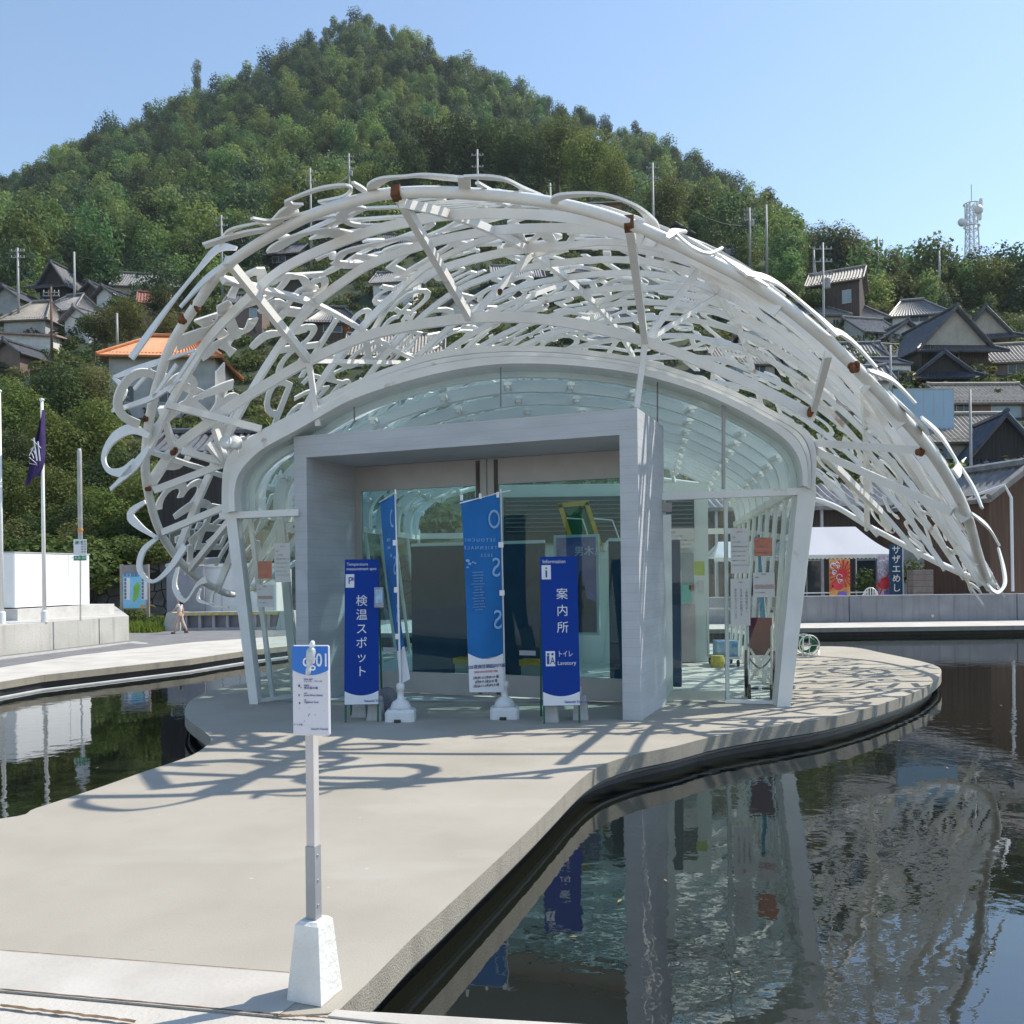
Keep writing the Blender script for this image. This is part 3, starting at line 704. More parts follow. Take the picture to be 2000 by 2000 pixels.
# side glass walls running back, vault lining and ribs
NB = 9; BAY = .92
def back(p, k): return p + PAX*(.25+k*BAY)
floor_in = MB()
for s in range(NB):
    y0, y1 = .25+s*BAY, .25+(s+1)*BAY
    a = [lerp(i, o, .25) for i, o in zip(pin, pou)]
    MB().grid([q for p in a for q in (p+PAX*(y0), p+PAX*(y0+BAY*.66))], len(a), 2).build('vault_panel', M_panel, pav, smooth=True)
    MB().grid([q for p in a for q in (p+PAX*(y0+BAY*.66), p+PAX*y1)], len(a), 2).build('skylight', M_roofglass, pav, smooth=True)
    rb_ = [lerp(i, o, .05) for i, o in zip(pin, pou)]
    ups = [(cen-p).normalized() for p in rb_]
    MB().rect([p+PAX*(y0+.06) for p in rb_], .10, .16, ups).build('vault_rib', M_white2, pav)
    for side, (lx, ly) in enumerate(((pin[0], Vector((-3.15, 11.15, 0))), (pin[-1], Vector((3.22, 10.42, 0))))):
        top = lx + PAX*y0; bot = ly + PAX*y0
        MB().bar(bot, top, .05, .08).build('side_post', M_white2, pav)
        top2 = lx+PAX*y1; bot2 = ly+PAX*y1
        MB().add([bot+PAX*.05, bot2, top2, top+PAX*.05], [(0,1,2,3)]).build('side_glass', M_glass, pav)
for side, (lx) in enumerate((pin[0], pin[-1])):
    MB().bar(lx+PAX*.25, lx+PAX*(.25+NB*BAY), .10, .10).build('wall_plate', M_white2, pav)
# spider fittings under the roof slits
mb = MB(); rng = random.Random(2)
for s in range(NB):
    for i in range(10, len(pin)-8, 7):
        p = lerp(pin[i], pou[i], .05)+PAX*(.25+s*BAY+BAY*.83)
        mb.box(p.x-.05, p.x+.05, p.y-.16, p.y+.16, p.z-.05, p.z-.01)
        for dy in (-.12, .12): mb.lathe([(.03,-.09),(.035,-.05),(.02,-.0)], (p.x, p.y+dy, p.z), 8)
mb.build('glazing_clamps', M_white2, pav)
# far gable: frame and glass
bk = [p+PAX*(.25+NB*BAY) for p in pin]; bko = [p+PAX*(.25+NB*BAY) for p in pou]
MB().grid([q for pr in zip(bk, bko) for q in pr], len(bk), 2).build('rear_arch', M_white2, pav)
bx0, bx1 = bk[0], bk[-1]
for t in np.linspace(0, 1, 7):
    q = lerp(bx0, bx1, float(t)); MB().bar(Vector((q.x, q.y, 0)), Vector((q.x, q.y, 2.6)), .06, .08).build('rear_mullion', M_white2, pav)
MB().bar(Vector((bx0.x,bx0.y,2.45)), Vector((bx1.x,bx1.y,2.45)), .08, .12).build('rear_transom', M_white2, pav)
pts = [Vector((bx0.x,bx0.y,0.02))] + bk + [Vector((bx1.x,bx1.y,0.02))]
MB().add(pts, [tuple(range(len(pts)))]).build('rear_glass', M_glass, pav)
# right bay door with its steel kick plate and closer box
gd = thing('glass_door', 'frameless glass door with a steel kick plate right of the concrete porch', 'door', tuple(G(1356,1372)))
MB().add([G(1296,1371)+Vector((0,0,.05)), G(1417,1373)+Vector((0,0,.05)), P(1415,968,10.56), P(1287,972,10.6)], [(0,1,2,3)]).build('glass_leaf', M_glass, gd)
MB().bar(G(1296,1370)+Vector((0,-.01,.085)), G(1416,1372)+Vector((0,-.01,.085)), .05, .115).build('kick_plate', M_steel, gd)
MB().bar(P(1290,991,10.58), P(1311,991,10.58), .10, .11).build('door_closer', mat('closer box', (.30,.28,.26), .5), gd)
MB().bar(P(1302,1005,10.58), G(1306,1370), .10, .06).build('leaf_stile', mat('pale lacquer', (.72,.78,.72), .4), gd)
# ------------------------------------------------------------------ hillside terrain
SKYL = [(-900,560),(-300,420),(0,318),(60,308),(130,255),(200,225),(300,205),(350,180),(430,145),(500,120),(570,85),(640,40),(710,13),(760,22),(800,40),(860,80),(940,115),(1020,150),(1080,175),(1150,210),(1230,232),(1300,268),(1400,322),(1480,366),(1560,420),(1610,470),(1650,530),(1700,572),(1780,590),(1850,580),(1900,572),(1960,580),(2000,590),(2300,640),(2900,760)]
def skyl(px): return float(np.interp(px, [a for a, b in SKYL], [b for a, b in SKYL]))
def dridge(px): return float(np.interp(px, [-900,0,700,1300,1600,1660,2000,2900],[260,300,330,310,240,165,150,150]))
KN_D = [35,45,60,75,95,115,135]; KN_Y = [1168,1010,868,762,632,545,492]; KN_YR = [1168,1010,868,762,650,612,604]
def terr(Xr, d):
    """ground height on the line of sight Xr at depth d"""
    px = 1000+F*Xr; D = dridge(px)
    k = KN_D; 
    wr = min(1, max(0, (px-1480)/180)); zk = [EYE+(1120-(y*(1-wr)+yr*wr))/F*dd for y, yr, dd in zip(KN_Y, KN_YR, k)]
    zr = EYE+(1117-skyl(px))/F*D - 6
    if d <= k[0]: z = np.interp(d, [32.5, k[0]], [-.4, zk[0]])
    elif d <= k[-1]: z = np.interp(d, k, zk)
    elif d <= D:
        t = (d-k[-1])/(D-k[-1]); z = zk[-1]+(zr-zk[-1])*(t*.75+.25*t*t)
    else: z = zr-(d-D)*.55
    a = min(1, max(0, (d-40)/60))
    return float(z) + a*2.2*mnoise.noise(Vector((Xr*d*.03, d*.03, 1.7)))
def dbase(py):
    """depth at which the slope carries a house whose foot shows at this height"""
    return float(np.interp(-py, [-y for y in KN_Y], KN_D))
mb = MB(); xs = np.linspace(-1.0, 1.0, 120); ds = [31,33,35,38,40,48,56,64,72,80,88,96,105,115,125,135,150,165,180,200,220,240,260,280,300,320,335,360,420,520]
mb.grid([(x*d, d, terr(x, d)-.35) for x in xs for d in ds], len(xs), len(ds))
M_hill = mat('hill undergrowth', (.020,.034,.012), .95, col2=(.045,.060,.025), scale=.5, bump=.3, detail=8)
struct(mb.build('hillside', M_hill, smooth=True, recalc=True))
struct(MB().grid([(x, y, z) for x, y, z in [(-950,-950,-2.2),(-950,950,-2.2),(950,-950,-2.2),(950,950,-2.2)]], 2, 2).build('ground', M_hill))

# ------------------------------------------------------------------ foliage
def leaf_cloud(seed, lobes, nleaf, size, squash=1.0, droop=0.0):
    """leaf quads spread through several lobes, returned as verts and faces"""
    rng = np.random.default_rng(seed); V = []; Fc = []
    tot = sum(r**2 for _, r in lobes)
    for c, r in lobes:
        n = int(nleaf*r*r/tot); c = np.array(c)
        d = rng.normal(size=(n, 3)); d /= np.linalg.norm(d, axis=1)[:, None]
        rad = r*(.55+.45*rng.random(n)**.5)*(1+.22*np.sin(d[:,0]*5+seed)*np.cos(d[:,2]*4+d[:,1]*3))
        p = c+d*rad[:, None]*np.array([1, 1, squash])
        nm = d+rng.normal(size=(n, 3))*.55; nm[:, 2] += .25; nm /= np.linalg.norm(nm, axis=1)[:, None]
        t = np.cross(nm, rng.normal(size=(n, 3))); t /= np.linalg.norm(t, axis=1)[:, None]; b = np.cross(nm, t)
        s = size*(.6+.8*rng.random(n))[:, None]
        k = len(V)
        q = np.stack([p-t*s*.5, p-b*s*.32+nm*s*.08, p+t*s*.5, p+b*s*.32+nm*s*.08], 1).reshape(-1, 3)
        base = k
        V += q.tolist(); Fc += [(base+4*i, base+4*i+1, base+4*i+2, base+4*i+3) for i in range(n)]
    return V, Fc
def lobeset(seed, R_, H_, n, base):
    rng = random.Random(seed); L = []
    for k in range(n):
        h = base+(H_-base)*(k+.5)/n; f = math.sin(math.pi*min(.97, .2+.75*(k+.5)/n))
        a = rng.uniform(0, 6.3); q = R_*f*.55*rng.uniform(.5, 1.1)
        L.append(((q*math.cos(a), q*math.sin(a), h), R_*rng.uniform(.42, .62)))
    L.append(((0, 0, base+(H_-base)*.5), R_*.62)); return L
M_leafs = [leafmat('evergreen leaves', (.038,.068,.022), (.092,.128,.038), .35, .5),
           leafmat('bright broad leaves', (.085,.128,.026), (.170,.210,.052), .3, .5),
           leafmat('olive leaves', (.082,.100,.030), (.165,.172,.058), .3, .5),
           leafmat('shrub leaves', (.045,.080,.018), (.125,.165,.038), .3, 1.5)]
M_forest = [leafmat('forest leaves', (.060,.122,.038), (.140,.212,.072), .62, .25), leafmat('forest bright leaves', (.118,.190,.045), (.215,.285,.080), .4, .25), leafmat('forest dark leaves', (.028,.064,.032), (.076,.126,.054), .35, .25)]
M_bark = mat('bark', (.06,.045,.03), .9, col2=(.13,.10,.075), scale=6, stretch=(1,1,.2), bump=.5)
# forest prototypes live in a collection of their own that is only instanced by the one forest object
fcol = bpy.data.collections.new('forest_crowns')
for k in range(7):
    mb = MB(); mb.add(*leaf_cloud(100+k, lobeset(50+k, [3.2,3.7,2.9,4.1,3.2,2.7,3.5][k], [6.6,6.2,7.4,6.0,7,8.2,6.8][k], 9+k % 4, 1.0), 1350, .46))
    me = bpy.data.meshes.new('forest_crown'); me.from_pydata(mb.v, [], mb.f)
    me.materials.append(M_forest[[0,1,0,2,1,0,2][k]]); o = bpy.data.objects.new('forest_crown', me); fcol.objects.link(o)
def scatter(name, pts, scales, col, label, cat, seed=1):
    me = bpy.data.meshes.new(name); me.from_pydata(pts, [], [])
    at = me.attributes.new('size', 'FLOAT', 'POINT'); at.data.foreach_set('value', scales)
    o = bpy.data.objects.new(name, me); COL.objects.link(o); tag(o, label, cat, kind='stuff')
    ng = bpy.data.node_groups.new(name, 'GeometryNodeTree')
    ng.interface.new_socket('Geometry', in_out='INPUT', socket_type='NodeSocketGeometry'); ng.interface.new_socket('Geometry', in_out='OUTPUT', socket_type='NodeSocketGeometry')
    N = ng.nodes; Lk = ng.links; gi = N.new('NodeGroupInput'); go = N.new('NodeGroupOutput')
    ci = N.new('GeometryNodeCollectionInfo'); ci.inputs['Collection'].default_value = col; ci.inputs['Separate Children'].default_value = True; ci.inputs['Reset Children'].default_value = True
    ip = N.new('GeometryNodeInstanceOnPoints'); ip.inputs['Pick Instance'].default_value = True
    rv = N.new('FunctionNodeRandomValue'); rv.data_type = 'FLOAT_VECTOR'; rv.inputs[0].default_value = (-.1,-.1,0); rv.inputs[1].default_value = (.1,.1,6.28); rv.inputs['Seed'].default_value = seed
    ri = N.new('FunctionNodeRandomValue'); ri.data_type = 'INT'; ri.inputs[4].default_value = 0; ri.inputs[5].default_value = 50; ri.inputs['Seed'].default_value = seed+5
    na = N.new('GeometryNodeInputNamedAttribute'); na.data_type = 'FLOAT'; na.inputs['Name'].default_value = 'size'
    Lk.new(gi.outputs[0], ip.inputs['Points']); Lk.new(ci.outputs[0], ip.inputs['Instance']); Lk.new(rv.outputs['Value'], ip.inputs['Rotation'])
    Lk.new([s for s in ri.outputs if s.type == 'INT'][0], ip.inputs['Instance Index']); Lk.new(na.outputs['Attribute'], ip.inputs['Scale']); Lk.new(ip.outputs[0], go.inputs[0])
    md = o.modifiers.new('scatter', 'NODES'); md.node_group = ng; return o
rng = random.Random(11); pts = []; scl = []
def low_limit(px):     # nearest depth of the wood on this line of sight, so that it stays behind the village
    return float(np.interp(px, [-900,0,420,480,900,1200,1480,1540,1660,1700,2000,2900],[104,108,104,122,128,132,122,108,106,106,100,100]))
d = 96.0
while d < 345:
    gp = 4.7 if d < 190 else 3.9; d += gp
    Xh = .95*d; n = int(2*Xh/(gp+.2))
    for i in range(n):
        x = -Xh+2*Xh*(i+rng.random())/n; dd = d+rng.uniform(-2.6, 2.6); px = 1000+F*x/dd
        if dd < low_limit(px) or dd > dridge(px)+10: continue
        pts.append((x, dd, terr(x/dd, dd)-.8)); q = mnoise.noise(Vector((x*.04, dd*.04, 3)))
        scl.append(max(.42, rng.choice([.55,.7,.8,.95,1.25])*rng.uniform(.85, 1.15)*(1+.35*q)*(1 if dd > 130 else .85)*(.84 if dd > 190 else 1)))
scatter('forest', pts, scl, fcol, 'dense mixed green wood covering the cone-shaped hill behind the village', 'forest')
# low scrub between the houses
scol = bpy.data.collections.new('scrub_bushes')
for k in range(4):
    mb = MB(); mb.add(*leaf_cloud(300+k, [((0,0,.5),.9),((.7,.2,.4),.6),((-.5,.5,.4),.7)], 190, .34, .8))
    me = bpy.data.meshes.new('scrub_bush'); me.from_pydata(mb.v, [], mb.f); me.materials.append(M_leafs[[0,2,3,3][k]])
    scol.objects.link(bpy.data.objects.new('scrub_bush', me))
pts = []; scl = []
for d in np.arange(30, 134, 2.4):
    Xh = .8*d; n = int(2*Xh/2.6)
    for i in range(n):
        x = -Xh+2*Xh*(i+rng.random())/n; dd = d+rng.uniform(-1.2, 1.2)
        if d < 44 and x/dd > -.30: continue
        if rng.random() < .16: continue
        pts.append((x, dd, terr(x/dd, dd)-.45)); scl.append(rng.uniform(.7, 1.35))
scatter('hillside_scrub', pts, scl, scol, 'low green scrub filling the slope between the village houses', 'scrub', 9)
# single trees
TP = {}
def tree_proto(kind):
    if kind in TP: return TP[kind]
    nm, li, lobes, n, sz, sq, th = {
        'evergreen': ('evergreen_tree', 0, lobeset(1, 2.5, 6.2, 9, 1.3), 5600, .20, 1, 2.4),
        'broadleaf': ('broadleaf_tree', 1, lobeset(2, 2.7, 6.0, 10, 1.4), 5600, .21, 1, 2.4),
        'olive': ('olive_tree', 2, lobeset(3, 2.4, 5.2, 9, 1.0), 5000, .20, 1, 2.2),
        'bush': ('bush', 3, [((0,0,.9),1.0),((.8,.2,.8),.75),((-.8,.3,.7),.8),((.1,-.5,1.3),.7),((.2,.6,.6),.8)], 2400, .17, .9, .6),
        'tall': ('tall_tree', 0, lobeset(6, 1.9, 9.0, 11, 1.5), 5000, .2, 1, 4.0),
        'bamboo': ('bamboo_clump', 2, [((k*.7-2,(k%3)*.5,2.6+.5*(k%2)),.95) for k in range(7)], 3400, .34, 2.0, 2.0),
    }[kind]
    t = thing(nm, 'tree', 'tree')
    mb = MB()
    if kind == 'bamboo':
        for k in range(9): mb.tube([(k*.5-2, (k%3)*.4, -1), (k*.5-2+.1, (k%3)*.4, 3.5)], .05, 5)
    else:
        rg = random.Random(4); mb.tube([(0,0,-2),(.05,.03,th*.4),(-.05,.1,th)], [.24,.19,.13] if kind != 'bush' else [.06,.05,.03], 8)
        for c, r in lobes[:6]: mb.tube([(-.02,.05,th*.75),(c[0]*.45,c[1]*.45,(th*.75+c[2])*.52),(c[0]*.9,c[1]*.9,c[2])], [.10,.06,.025] if kind != 'bush' else [.03,.02,.01], 5)
    mb.build('trunk', M_bark, t, world=False)
    MB().add(*leaf_cloud(hash(kind) % 1 + len(kind)*7, lobes, n, sz, sq)).build('crown', M_leafs[li], t, world=False)
    TP[kind] = [t, False]; return TP[kind]
def put_tree(kind, loc, scale, label, cat='tree', group=None):
    e = tree_proto(kind); rz = random.uniform(0, 6.28)
    s = scale if hasattr(scale, '__len__') else (scale,)*3
    if not e[1]:
        o = e[0]; e[1] = True; o.location = loc; o.rotation_euler = (0,0,rz); o.scale = s
    else: o = copy_tree(e[0], loc, rz, None, s)
    o['label'] = label; o['category'] = cat
    if group: o['group'] = group
    elif 'group' in o: del o['group']
    return o
TREE_H = {'evergreen':7.6,'broadleaf':7.6,'olive':6.6,'bush':2.0,'tall':10.5,'bamboo':5.2}
def tree_px(kind, px, ytop, ybase, d, label, cat='tree', group=None, wide=1.0):
    b = P(px, ybase, d); h = (ybase-ytop)/F*d; s = h/TREE_H[kind]
    return put_tree(kind, b, (s*wide, s*wide, s), label, cat, group)
# ------------------------------------------------------------------ village houses
def hm(nm, c, **k): return mat(nm, c, .85, var=k.pop('var', .14), scale=k.pop('scale', 1.6), bump=.2, bscale=12, **k)
WALLM = {'wood': hm('dark weathered boards', (.045,.034,.027), col2=(.11,.085,.066), stretch=(6,6,.35)), 'barn': hm('brown warehouse boards', (.085,.046,.030), col2=(.13,.078,.052), stretch=(6,6,.35)), 'char': hm('charred boards', (.022,.02,.019), col2=(.05,.045,.042), stretch=(6,6,.3)),
         'white': hm('white plaster', (.66,.655,.64)), 'beige': hm('beige plaster', (.46,.41,.34)), 'brown': hm('brown cladding', (.20,.145,.125)), 'grey': hm('grey plaster', (.36,.36,.355)),
         'pale': hm('weathered pale plaster', (.50,.50,.49), col2=(.33,.33,.32), scale=.9), 'ochre': hm('ochre timber wall', (.27,.17,.09))}
ROOFM = {'grey': mat('grey clay tiles', (.135,.135,.138), .5, col2=(.26,.255,.25), scale=3), 'dark': mat('dark clay tiles', (.06,.063,.072), .42, col2=(.12,.122,.13), scale=3), 'tan': mat('weathered tan tiles', (.20,.18,.15), .6, col2=(.33,.30,.26), scale=3),
         'blue': mat('blue black glazed tiles', (.035,.042,.065), .28, col2=(.07,.08,.11), scale=3), 'orange': mat('orange clay tiles', (.50,.175,.065), .6, col2=(.68,.28,.11), scale=4), 'pink': mat('faded red sheet roof', (.36,.24,.23), .6, col2=(.47,.34,.33), scale=2), 'metal': mat('pale sheet roof', (.40,.38,.36), .5, col2=(.52,.50,.48), scale=2), 'redbrown': mat('red brown tiles', (.20,.07,.045), .6, col2=(.30,.12,.08), scale=4)}
M_winf = mat('window frame alloy', (.45,.45,.44), .4); M_wing = mat('dark window glass', (.06,.075,.085), .08, var=.3, scale=.6); M_wingl = mat('pale window glass', (.30,.38,.42), .12, var=.2, scale=.6)
def tiled(mb, a0, a1, b0, b1, pitch, amp=.045, thick=.12):
    """tiled slope: ridge a0-a1 down to eave b0-b1, waves running down the slope"""
    a0, a1, b0, b1 = map(Vector, (a0, a1, b0, b1)); L = max((b1-b0).length, (a1-a0).length); n = max(4, int(L/pitch)*2)
    nm = (a1-a0 if (a1-a0).length > .1 else b1-b0).cross(b0-a0).normalized(); 
    if nm.z < 0: nm = -nm
    rows = 5; pts = []
    for i in range(n+1):
        t = i/n; u = a0.lerp(a1, t); e = b0.lerp(b1, t); h = nm*(amp if i % 2 else -amp)
        for r in range(rows):
            s = r/(rows-1); p = u.lerp(e, s)+h; p.z -= .10*math.sin(math.pi*s); pts.append(p)
    mb.grid(pts, n+1, rows)
    dn = nm*-thick
    c = [a0+dn, a1+dn, b1+dn, b0+dn]; k = len(mb.v); mb.v += [tuple(p) for p in c]; mb.f.append((k, k+1, k+2, k+3))
    for p, q in ((b0, b1), (a0, b0), (a1, b1)):
        k = len(mb.v); mb.v += [tuple(p+nm*.04), tuple(q+nm*.04), tuple(q+dn), tuple(p+dn)]; mb.f.append((k, k+1, k+2, k+3))
def house(label, px, pyb, wpx, hpx, wall, roof, style='gable', yaw=0, dep=None, rise=.32, wins=(), d=None, cat='house', low=5.0, eave=.45, pitch=.30, porch=None, name='village_house'):
    """wpx, hpx: width and wall height in photo pixels; wins: (u, v, w, h) as fractions of the front wall"""
    d = d or dbase(pyb); b = P(px, pyb, d); w = wpx/F*d; h = hpx/F*d; dep = dep or w*.8
    t = thing(name, label, cat, tuple(b), yaw)
    x0, x1, y0, y1 = -w/2, w/2, 0, dep
    wm = WALLM[wall]; mb = MB(); mb.box(x0, x1, y0, y1, -low, h)
    rs = (dep if style != 'front' else w)*rise
    rb = MB(); rg = MB(); E_ = eave; gb = None
    if style in ('gable', 'hip', 'irimoya'):
        ym = (y0+y1)/2; hs = rs
        if style == 'gable':
            mb.add([(x0,y0,h),(x0,y1,h),(x0,ym,h+hs-.1)], [(0,1,2)]); mb.add([(x1,y0,h),(x1,ym,h+hs-.1),(x1,y1,h)], [(0,1,2)])
            k = hs/(dep/2)*E_
            tiled(rb, (x0-E_,ym,h+hs),(x1+E_,ym,h+hs),(x0-E_,y0-E_,h-k),(x1+E_,y0-E_,h-k), pitch)
            tiled(rb, (x1+E_,ym,h+hs),(x0-E_,ym,h+hs),(x1+E_,y1+E_,h-k),(x0-E_,y1+E_,h-k), pitch)
            rg.tube([(x0-E_-.05,ym,h+hs+.12),(x0,ym,h+hs+.08),(x1,ym,h+hs+.08),(x1+E_+.05,ym,h+hs+.12)], .15, 6)
            for xx in (x0-E_, x1+E_): rg.tube([(xx,ym,h+hs+.06),(xx,y0-E_,h-k+.06)], .09, 5)
        else:
            i = min(w*.28, dep*.42); k = hs/(dep/2)*E_
            ra, rb_ = (x0+i, ym, h+hs), (x1-i, ym, h+hs)
            tiled(rb, ra, rb_, (x0-E_,y0-E_,h-k),(x1+E_,y0-E_,h-k), pitch); tiled(rb, rb_, ra, (x1+E_,y1+E_,h-k),(x0-E_,y1+E_,h-k), pitch)
            tiled(rb, ra, ra, (x0-E_,y1+E_,h-k),(x0-E_,y0-E_,h-k), pitch); tiled(rb, rb_, rb_, (x1+E_,y0-E_,h-k),(x1+E_,y1+E_,h-k), pitch)
            rg.tube([Vector(ra)+Vector((-.1,0,.14)), Vector(rb_)+Vector((.1,0,.14))], .16, 6)
            for a_, c_ in ((ra,(x0-E_,y0-E_,h-k)),(rb_,(x1+E_,y0-E_,h-k)),(ra,(x0-E_,y1+E_,h-k)),(rb_,(x1+E_,y1+E_,h-k))): rg.tube([Vector(a_)+Vector((0,0,.08)), Vector(c_)+Vector((0,0,.12))], .11, 5)
    elif style in ('front', 'temple'):                        # gable end faces the viewer
        hs = rs; k = hs/(w/2)*E_; sk = 0
        gb = MB() if style == 'temple' and wall != 'char' else None
        (gb or mb).add([(x0,y0-(.02 if gb else 0),h),(x1,y0-(.02 if gb else 0),h),(0,y0-(.02 if gb else 0),h+hs-.1)], [(0,1,2)]); mb.add([(x0,y1,h),(0,y1,h+hs-.1),(x1,y1,h)], [(0,1,2)])
        tiled(rb, (0,y1+E_,h+hs),(0,y0-E_,h+hs),(x0-E_,y1+E_,h-k),(x0-E_,y0-E_,h-k), pitch); tiled(rb, (0,y0-E_,h+hs),(0,y1+E_,h+hs),(x1+E_,y0-E_,h-k),(x1+E_,y1+E_,h-k), pitch)
        rg.tube([(0,y0-E_-.1,h+hs+.22),(0,y0,h+hs+.12),(0,y1+E_,h+hs+.12)], .16, 6)
        for sx in (-1, 1): rg.tube([(0,y0-E_,h+hs+.08),(sx*(w/2+E_),y0-E_,h-k+.08)], .12, 5)
        if style == 'temple':                                  # tiled skirt roof under the gable
            tiled(rb, (x0,y0,h*.98),(x1,y0,h*.98),(x0-1.1,y0-1.3,h*.98-.75),(x1+1.1,y0-1.3,h*.98-.75), pitch)
            for sx in (-1, 1): rg.tube([(sx*w/2,y0,h+.05),(sx*(w/2+1.1),y0-1.3,h*.98-.62)], .11, 5)
    elif style == 'shed':
        tiled(rb, (x0-E_,y1+E_,h+hs if False else h+rs),(x1+E_,y1+E_,h+rs),(x0-E_,y0-E_,h-.05),(x1+E_,y0-E_,h-.05), pitch, .02)
        mb.add([(x0,y0,h),(x0,y1,h),(x0,y1,h+rs-.1)], [(0,1,2)]); mb.add([(x1,y0,h),(x1,y1,h+rs-.1),(x1,y1,h)], [(0,1,2)])
    if porch:                                                  # lean-to roof over the ground floor
        ph = h*porch; tiled(rb, (x0-.2,y0,ph+.5),(x1+.2,y0,ph+.5),(x0-.3,y0-1.1,ph),(x1+.3,y0-1.1,ph), pitch)
    if gb: gb.build('gable', WALLM['beige' if wall != 'white' else 'pale'], t, world=False)
    mb.build('wall', wm, t, world=False); ro = rb.build('roof', ROOFM[roof], t, world=False)
    if rg.v: rg.build('ridge', ROOFM[roof], ro, world=False)
    for (u, v, ww, wh) in wins:
        cx = x0+u*w; cz = v*h; a, c_ = ww*w/2, wh*h/2; f = MB()
        f.box(cx-a-.06, cx+a+.06, -.05, .02, cz-c_-.06, cz-c_); f.box(cx-a-.06, cx+a+.06, -.05, .02, cz+c_, cz+c_+.06)
        f.box(cx-a-.06, cx-a, -.05, .02, cz-c_, cz+c_); f.box(cx+a, cx+a+.06, -.05, .02, cz-c_, cz+c_); f.box(cx-.025, cx+.025, -.045, .02, cz-c_, cz+c_)
        fo = f.build('window', M_winf, t, world=False)
        MB().box(cx-a, cx-.025, -.02, -.005, cz-c_, cz+c_).box(cx+.025, cx+a, -.02, -.005, cz-c_, cz+c_).build('pane', M_wing if (u*7+v) % 1 < .6 else M_wingl, fo, world=False)
    return t
W2 = ((.3,.55,.22,.4),(.72,.55,.22,.4)); W1 = ((.5,.55,.36,.4),); W3 = ((.2,.6,.16,.35),(.5,.6,.16,.35),(.8,.6,.16,.35))
# right cluster
house('tall dark timber barn standing alone below the bamboo on the right slope', 1630, 640, 92, 92, 'wood', 'tan', 'gable', R(-28), 5.0, .35, ((.75,.62,.16,.26),(.3,.3,.14,.2)), low=6)
house('white house with a wide grey hipped roof at the top of the right village', 1795, 637, 96, 26, 'white', 'grey', 'irimoya', R(-12), 6, .36, W1)
house('pair-gabled white house below the topmost hipped roof on the right', 1770, 690, 78, 34, 'white', 'dark', 'front', R(10), 7, .34, ())
house('long low grey roof joined behind the pair-gabled white house', 1722, 672, 76, 26, 'white', 'grey', 'gable', R(14), 6, .34, ())
house('large temple-like house with a broad gable over a tiled skirt roof', 1866, 748, 136, 74, 'wood', 'dark', 'temple', R(4), 9, .36, ((.5,.72,.1,.12),), low=6)
house('dark house with two stacked roofs at the upper right edge of the village', 1925, 690, 84, 38, 'beige', 'dark', 'temple', R(-14), 7, .36, ())
house('small black gabled gatehouse in front of the temple-like house', 1842, 762, 96, 36, 'char', 'blue', 'temple', R(-3), 4, .40, (), low=5)
house('small white rendered house with one square window beside the gatehouse', 1752, 764, 58, 54, 'white', 'dark', 'gable', R(6), 5, .2, ((.55,.55,.55,.4),), eave=.15)
house('long brown house with three windows under a tan tiled roof', 1945, 826, 168, 44, 'brown', 'tan', 'gable', R(2), 6, .30, ((.12,.55,.16,.66),(.62,.55,.34,.66)))
house('low beige house under a long tan tiled roof right of the canopy', 1895, 900, 225, 44, 'beige', 'tan', 'gable', R(1), 6, .34, ((.2,.4,.2,.5),(.7,.4,.2,.5)))
house('blue-black glazed temple roof with white ridge ends at the right edge', 1962, 930, 140, 34, 'char', 'blue', 'temple', R(-8), 6, .44, ())
house('small cream gable below the blue-black glazed roof', 1918, 965, 76, 24, 'white', 'dark', 'front', R(-4), 4, .34, (), d=46)
house('cream house with grey tiles seen through the letters left of the timber barn', 1600, 652, 112, 40, 'beige', 'grey', 'hip', R(5), 6, .30, ((.8,.5,.1,.4),))
house('low tiled house close above the right shoulder of the canopy', 1690, 726, 80, 26, 'beige', 'grey', 'gable', R(-2), 5, .4, ())
house('cream gabled house left of the timber barn', 1488, 612, 76, 28, 'beige', 'dark', 'front', R(-12), 6, .36, ())
house('dark roofed house on the slope above the right half of the canopy', 1425, 516, 58, 20, 'grey', 'dark', 'gable', R(8), 6, .36, ())
house('black gabled house right of the tall grey pole above the canopy', 1320, 486, 66, 26, 'char', 'dark', 'front', R(-18), 6, .36, ())
house('timber house with a flat pale roof topmost above the canopy', 1162, 440, 104, 42, 'ochre', 'metal', 'shed', R(-4), 5, .10, ((.55,.5,.18,.6),(.25,.5,.2,.5)), eave=.7)
house('grey tiled house seen through the middle of the lettering', 1012, 572, 92, 34, 'wood', 'grey', 'gable', R(4), 6, .36, W2)
house('house with a big dark gable seen right of the porch struts', 1295, 572, 92, 48, 'beige', 'dark', 'front', R(14), 7, .36, ((.7,.6,.15,.3),))
house('wide cream house under a dark roof behind the right lettering', 1388, 622, 104, 34, 'beige', 'dark', 'gable', R(-6), 6, .36, ((.3,.5,.14,.5),))
house('white gabled house behind the right half of the lettering', 1500, 690, 110, 40, 'white', 'grey', 'front', R(-10), 6, .34, ())
house('grey house with small windows behind the centre of the lettering', 1130, 560, 84, 30, 'grey', 'dark', 'hip', R(8), 6, .36, W2)
house('dark house with a railing under grey tiles behind the upper left lettering', 742, 520, 110, 50, 'wood', 'dark', 'gable', R(10), 6, .34, W3)
house('pale blue-white house with a wide window behind the left lettering', 768, 590, 80, 42, 'white', 'grey', 'gable', R(-8), 6, .34, ((.35,.55,.3,.4),))
house('low brown house with a blue sheeted roof edge behind the left struts', 580, 590, 66, 28, 'wood', 'dark', 'front', R(12), 6, .34, ())
house('brown house with one small window left of the first strut', 478, 642, 66, 52, 'brown', 'dark', 'gable', R(6), 5, .30, ((.75,.6,.2,.3),))
